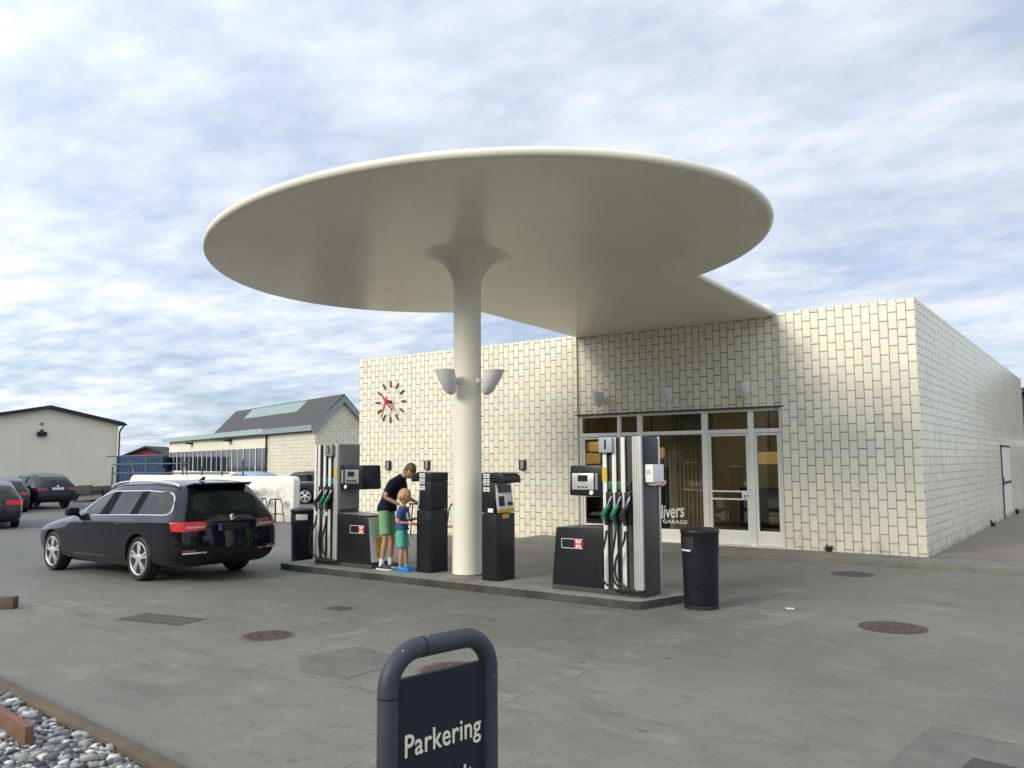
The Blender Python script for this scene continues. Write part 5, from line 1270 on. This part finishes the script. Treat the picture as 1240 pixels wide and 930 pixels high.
def hair_mesh(c, rot, s, fringe):
    bm = bmesh.new(); bmesh.ops.create_uvsphere(bm, u_segments=40, v_segments=28, radius=1.0); rg = random.Random(5)
    dele = []
    for v in bm.verts:
        x, y, z = v.co
        line = (0.42-0.25*fringe if x > 0.2 else (-0.05 if x > -0.25 else -0.48))
        line += 0.06*math.sin(9*math.atan2(y, x))
        if z < line: dele.append(v)
        k = 1.085+rg.uniform(-0.02, 0.035); v.co = (x*0.098*k-0.003, y*0.076*k*1.02, z*0.118*k+(0.008 if z > 0.5 else 0))
    bmesh.ops.delete(bm, geom=dele, context='VERTS')
    ext = bmesh.ops.extrude_edge_only(bm, edges=[e for e in bm.edges if len(e.link_faces) == 1])
    for v in [q for q in ext['geom'] if isinstance(q, bmesh.types.BMVert)]: v.co *= 0.90
    for f in bm.faces: f.smooth = True
    M = Matrix.Translation(c) @ rot.to_4x4() @ Matrix.Diagonal((s, s, s, 1)); bmesh.ops.transform(bm, matrix=M, verts=bm.verts[:])
    me = bpy.data.meshes.new('hair'); bm.to_mesh(me); bm.free(); return me
def hand_chains(w, d, up, s):
    """five fingers from wrist w along d; up = back of the hand"""
    w, d, up = Vector(w), Vector(d).normalized(), Vector(up).normalized(); sd_ = d.cross(up).normalized(); o = []
    o.append([(*(w), 0.026*s), (*(w+d*0.045*s), (0.036*s)), (*(w+d*0.085*s), 0.036*s)])
    for k, ln in zip((-1.5,-0.5,0.5,1.5), (0.062,0.078,0.074,0.058)):
        p0 = w+d*0.07*s+sd_*k*0.019*s; p1 = w+d*(0.10+ln*0.3)*s+sd_*k*0.021*s-up*0.006*s; p2 = p1+(d*0.8-up*0.6)*ln*0.42*s; p3 = p2+(d*0.5-up*0.85)*ln*0.35*s
        o.append([(*p0, 0.010*s), (*p1, 0.0098*s), (*p2, 0.009*s), (*p3, 0.0075*s)])
    q0 = w+d*0.03*s+sd_*0.022*s; q1 = q0+(d*0.5+sd_*0.8)*0.035*s; q2 = q1+(d*0.9+sd_*0.2-up*0.2)*0.035*s
    o.append([(*q0, 0.013*s), (*q1, 0.0115*s), (*q2, 0.009*s)])
    return o
def person(label, loc, rz, Z, hairm, shirtm, shortm, J, shoes):
    t = thing('person', label, 'person', loc, rz)
    body = []
    leg = {}
    sp = J['spine']           # pelvis .. neck, with radii
    ch = [[(*p, r) for p, r in sp]]
    for sg_ in ('R', 'L'):
        h, k, a = J['leg'+sg_]; ch.append([('ref', 0, 0), (*h, Z*0.078), (*((Vector(h)*0.5+Vector(k)*0.5)), Z*0.070), (*k, Z*0.049), (*(Vector(k)*0.62+Vector(a)*0.38), Z*0.052), (*(Vector(k)*0.2+Vector(a)*0.8), Z*0.034), (*a, Z*0.031)])
    nsp = 4
    for sg_ in ('R', 'L'):
        s_, e_, w_ = J['arm'+sg_]; ch.append([('ref', 0, nsp-1), (*s_, Z*0.052), (*(Vector(s_)*0.5+Vector(e_)*0.5), Z*0.044), (*e_, Z*0.036), (*(Vector(e_)*0.6+Vector(w_)*0.4), Z*0.035), (*w_, Z*0.024)])
    meshes = [skin_mesh(ch)]
    for sg_ in ('R', 'L'):
        s_, e_, w_ = J['arm'+sg_]; d = (Vector(w_)-Vector(e_)).normalized(); meshes.append(skin_mesh(hand_chains(w_, d, J['handup'+sg_], Z)))
    hc, hr, hs_ = J['head']
    meshes.append(head_mesh(hc, hr, hs_))
    o = join_obj('body', meshes, [skin_m, eye_m, hairm, simple('lip_%s' % hairm.name, (0.30,0.12,0.10), 0.5)], t)
    join_obj('hair', [hair_mesh(hc, hr, hs_, J['fringe'])], [hairm], t)
    # shirt: the body's own surface over torso and upper arms, lifted off the skin
    def segd(p, a, b_):
        a, b_ = Vector(a), Vector(b_); d = b_-a; u = max(0, min(1, (p-a).dot(d)/d.length_squared)); return (p-(a+d*u)).length, u
    q = bmesh.new(); q.from_mesh(meshes[0]); dele = []
    spp = [p for p, r in sp]
    for f in q.faces:
        p = f.calc_center_median(); dt = min(segd(p, spp[i], spp[i+1])[0] for i in range(len(spp)-1))/1.6
        best = None
        for sg_ in ('R', 'L'):
            s_, e_, w_ = J['arm'+sg_]; d1, u1 = segd(p, s_, e_); d2, u2 = segd(p, e_, w_)
            if best is None or min(d1, d2) < best[0]: best = (min(d1, d2), u1 if d1 <= d2 else 2)
        axis = (Vector(spp[5])-Vector(spp[4])).normalized(); neck = (p-Vector(spp[4])).dot(axis)
        if p.z < J['hem'] or neck > 0.030*Z and best[0] > 0.09*Z: dele.append(f)
        elif best[0] < dt and best[1] > J['sleeve']: dele.append(f)
    bmesh.ops.delete(q, geom=dele, context='FACES'); q.normal_update()
    for v in q.verts:
        v.co += v.normal*(0.020*Z+0.032*Z*max(0, min(1, (J['hem']+0.22*Z-v.co.z)/(0.22*Z))))
    ext = bmesh.ops.extrude_edge_only(q, edges=[e for e in q.edges if len(e.link_faces) == 1])
    nv = [v for v in ext['geom'] if isinstance(v, bmesh.types.BMVert)]; q.normal_update()
    for v in nv: v.co -= v.normal*0.016*Z
    m2 = bpy.data.meshes.new('sh'); q.to_mesh(m2); q.free()
    sh = join_obj('shirt', [m2], [shirtm], t)
    if 'collar' in J:
        cpos, crot = J['collar']; b = MB(); b.lathe([(0.058*Z,-0.02),(0.066*Z,0.0),(0.063*Z,0.032),(0.056*Z,0.03)], cpos, crot, 20); b.build('collar', shirtm, sh)
    if J.get('print'):
        b = MB(); b.lathe([(0.05,0.0),(0.045,0.012),(0,0.016)], J['print'], Matrix.Rotation(R(80),3,'Y') @ Matrix.Diagonal((1.3,0.9,1)), 14); b.build('chest_print', sock_m, sh)
    # shorts: two open-ended legs and a seat, lathed along the thighs
    b = MB(); seg = 24
    for sg_ in ('R', 'L'):
        h, k, a = [Vector(q) for q in J['leg'+sg_]]; f = J['shortlen']; dirv = (k-h); end = h+dirv*f
        pts = [h+Vector((0,0,Z*0.06)), h, h+dirv*f*0.5, end]; b.tube(pts, 0.1, seg, rad=[Z*0.088, Z*0.094, Z*0.088, Z*0.088])
    pel = Vector(sp[0][0]); wk = 1.0 if Z > 0.9 else 0.86; b.lathe([(Z*0.10,-Z*0.075),(Z*0.150*wk,-Z*0.03),(Z*0.150*wk,Z*0.03),(Z*0.13*wk,Z*0.07)], pel, Matrix.Diagonal((0.80,1.02,1)), seg)
    so_ = b.build('shorts', shortm, t, auto=75)
    md = so_.modifiers.new('r', 'REMESH'); md.mode = 'VOXEL'; md.voxel_size = 0.012*Z; md.use_smooth_shade = True; sm_ = so_.modifiers.new('sm', 'SMOOTH'); sm_.iterations = 6
    nm = bake(so_); so_.modifiers.clear(); so_.data = nm
    for p in nm.polygons: p.use_smooth = True
    for sg_ in ('R', 'L'):
        h, k, a = [Vector(q) for q in J['leg'+sg_]]; L_s = shoes['len']; y = a.y; x = a.x
        fa = J['foot'+sg_]; q = Matrix.Rotation(R(fa), 3, 'Z')
        def fp(u, v, z): p = q @ Vector((u*L_s, v*L_s, 0)); return (x+p.x, y+p.y, z)
        hgt = shoes['h']
        me = skin_mesh([[(*fp(-0.22,0,hgt*0.55), (0.15*L_s, hgt*0.55)), (*fp(0.05,0,hgt*0.60), (0.155*L_s, hgt*0.62)), (*fp(0.35,0,hgt*0.42), (0.17*L_s, hgt*0.42)), (*fp(0.62,0,hgt*0.34), (0.15*L_s, hgt*0.34)), (*fp(0.74,0,hgt*0.30), (0.09*L_s, hgt*0.26))]])
        for v in me.vertices: v.co.z = max(v.co.z, 0.002)
        sho = join_obj('shoe', [me], [shoes['mat']], t)
        b = MB(); b.prism([fp(u, v, 0)[:2] for u, v in ((-0.34,-0.10),(-0.34,0.10),(-0.05,0.145),(0.35,0.175),(0.62,0.15),(0.78,0.06),(0.78,-0.06),(0.62,-0.15),(0.35,-0.175),(-0.05,-0.145))], 2, 0.0, shoes['sole'], bev=0.006); b.build('sole', shoes['solemat'], sho)
        if shoes.get('sock'):
            b = MB(); b.cyl((x,y,0.05*Z),(x+(k.x-a.x)*0.2,y+(k.y-a.y)*0.2,0.165*Z),0.040*Z,0.041*Z,seg=16); b.build('sock', sock_m, t)
    return t
hr = Matrix.Rotation(R(-28), 3, 'Z') @ Matrix.Rotation(R(40), 3, 'Y')
JM = dict(
    spine=[((0.0,0,0.93),(0.145,0.115)),((0.02,0,1.05),(0.145,0.118)),((0.075,0,1.20),(0.160,0.122)),((0.165,0,1.325),(0.165,0.118)),((0.232,0,1.392),(0.085,0.07)),((0.285,0,1.435),0.056),((0.33,0,1.475),0.055)],
    shirt=[((0.0,0,0.93),(0.150,0.118)),((0.02,0,1.05),(0.142,0.112)),((0.075,0,1.20),(0.150,0.11)),((0.145,0,1.355),(0.175,0.125)),((0.205,0,1.455),(0.105,0.085))],
    legR=((0.0,-0.095,0.88),(0.03,-0.11,0.49),(-0.03,-0.12,0.085)), legL=((0.0,0.095,0.88),(0.05,0.10,0.49),(0.02,0.11,0.085)),
    armR=((0.175,-0.195,1.34),(0.075,-0.265,1.12),(0.30,-0.19,1.00)), armL=((0.185,0.195,1.34),(0.20,0.27,1.12),(0.40,0.20,1.03)),
    handupR=(0.3,-0.5,0.8), handupL=(0.3,0.5,0.8), head=(Vector((0.385,0,1.515)), hr, 1.02), fringe=0.3, sleeve=0.62,
    collar=((0.262,0,1.410), Matrix.Rotation(R(48),3,'Y')), shortlen=0.88, hem=0.92, footR=-18, footL=12)
person('man in a navy polo shirt and light green shorts bending over the boy', (-6.59, -6.25, 0.10), R(22), 1.0, hairbr_m, navy_m, lgreen_m, JM, dict(len=0.27, h=0.095, mat=sneaker_m, solemat=sock_m, sole=0.022, sock=True))
hr2 = Matrix.Rotation(R(6), 3, 'Z') @ Matrix.Rotation(R(14), 3, 'Y')
k = 1.0
JB = dict(
    spine=[((0,0,0.615),(0.088,0.075)),((0.0,0,0.70),(0.086,0.075)),((0.008,0,0.80),(0.094,0.078)),((0.012,0,0.90),(0.095,0.074)),((0.012,0,0.955),(0.052,0.046)),((0.016,0,0.995),0.040),((0.022,0,1.04),0.040)],
    shirt=[((0,0,0.62),(0.104,0.088)),((0.0,0,0.70),(0.098,0.084)),((0.008,0,0.80),(0.10,0.082)),((0.012,0,0.90),(0.115,0.088)),((0.012,0,0.968),(0.070,0.058))],
    legR=((0,-0.062,0.58),(0.02,-0.07,0.33),(0.0,-0.08,0.065)), legL=((0,0.062,0.58),(0.04,0.07,0.33),(0.05,0.085,0.065)),
    armR=((0.01,-0.125,0.91),(-0.005,-0.16,0.75),(0.16,-0.12,0.735)), armL=((0.01,0.125,0.91),(0.06,0.155,0.76),(0.22,0.09,0.80)),
    handupR=(0.3,-0.5,0.8), handupL=(0.3,0.5,0.8), head=(Vector((0.035,0,1.125)), hr2, 0.98), fringe=1.0, sleeve=0.60,
    print=(0.10,-0.035,0.83), shortlen=0.86, hem=0.635, footR=-6, footL=4)
person('boy in a blue tee shirt and mint shorts standing at the left payment terminal', (-6.17, -6.34, 0.10), R(24), 0.74, hairbl_m, bluetee_m, mint_m, JB, dict(len=0.215, h=0.085, mat=clog_m, solemat=clog_m, sole=0.02))

# unseen trees added behind the camera to block low sky and darken the glass
rt = np.random.RandomState(11); VV, FF = [], []
for k in range(26000):
    x = rt.uniform(-70, 60); top = 11.5+1.5*math.sin(x*0.21)+1.0*math.sin(x*0.53+1); z = rt.uniform(0.02, 1)**0.9*top; y = -44+rt.uniform(-3, 3)*(1.2-z/top*0.7)
    a, e_ = rt.uniform(0, 6.28), rt.uniform(-0.6, 0.6); sz = rt.uniform(0.6, 1.2); u_ = Vector((math.cos(a), math.sin(a), 0)); v_ = Vector((-math.sin(a)*math.sin(e_), math.cos(a)*math.sin(e_), math.cos(e_))); p = Vector((x, y, z)); o = len(VV)
    VV += [tuple(p+u_*sz), tuple(p+v_*sz*0.7), tuple(p-u_*sz), tuple(p-v_*sz*0.7)]; FF.append((o, o+1, o+2, o+3))
me = bpy.data.meshes.new('sky_blocker_trees'); me.from_pydata(VV, [], FF); me.materials.append(simple('blocker_foliage', (0.045, 0.06, 0.028), 0.8, var=0.3, nscale=0.6)); me.update()
o = bpy.data.objects.new('sky_blocker_trees', me); col.objects.link(o); tag(o, kind='stuff')
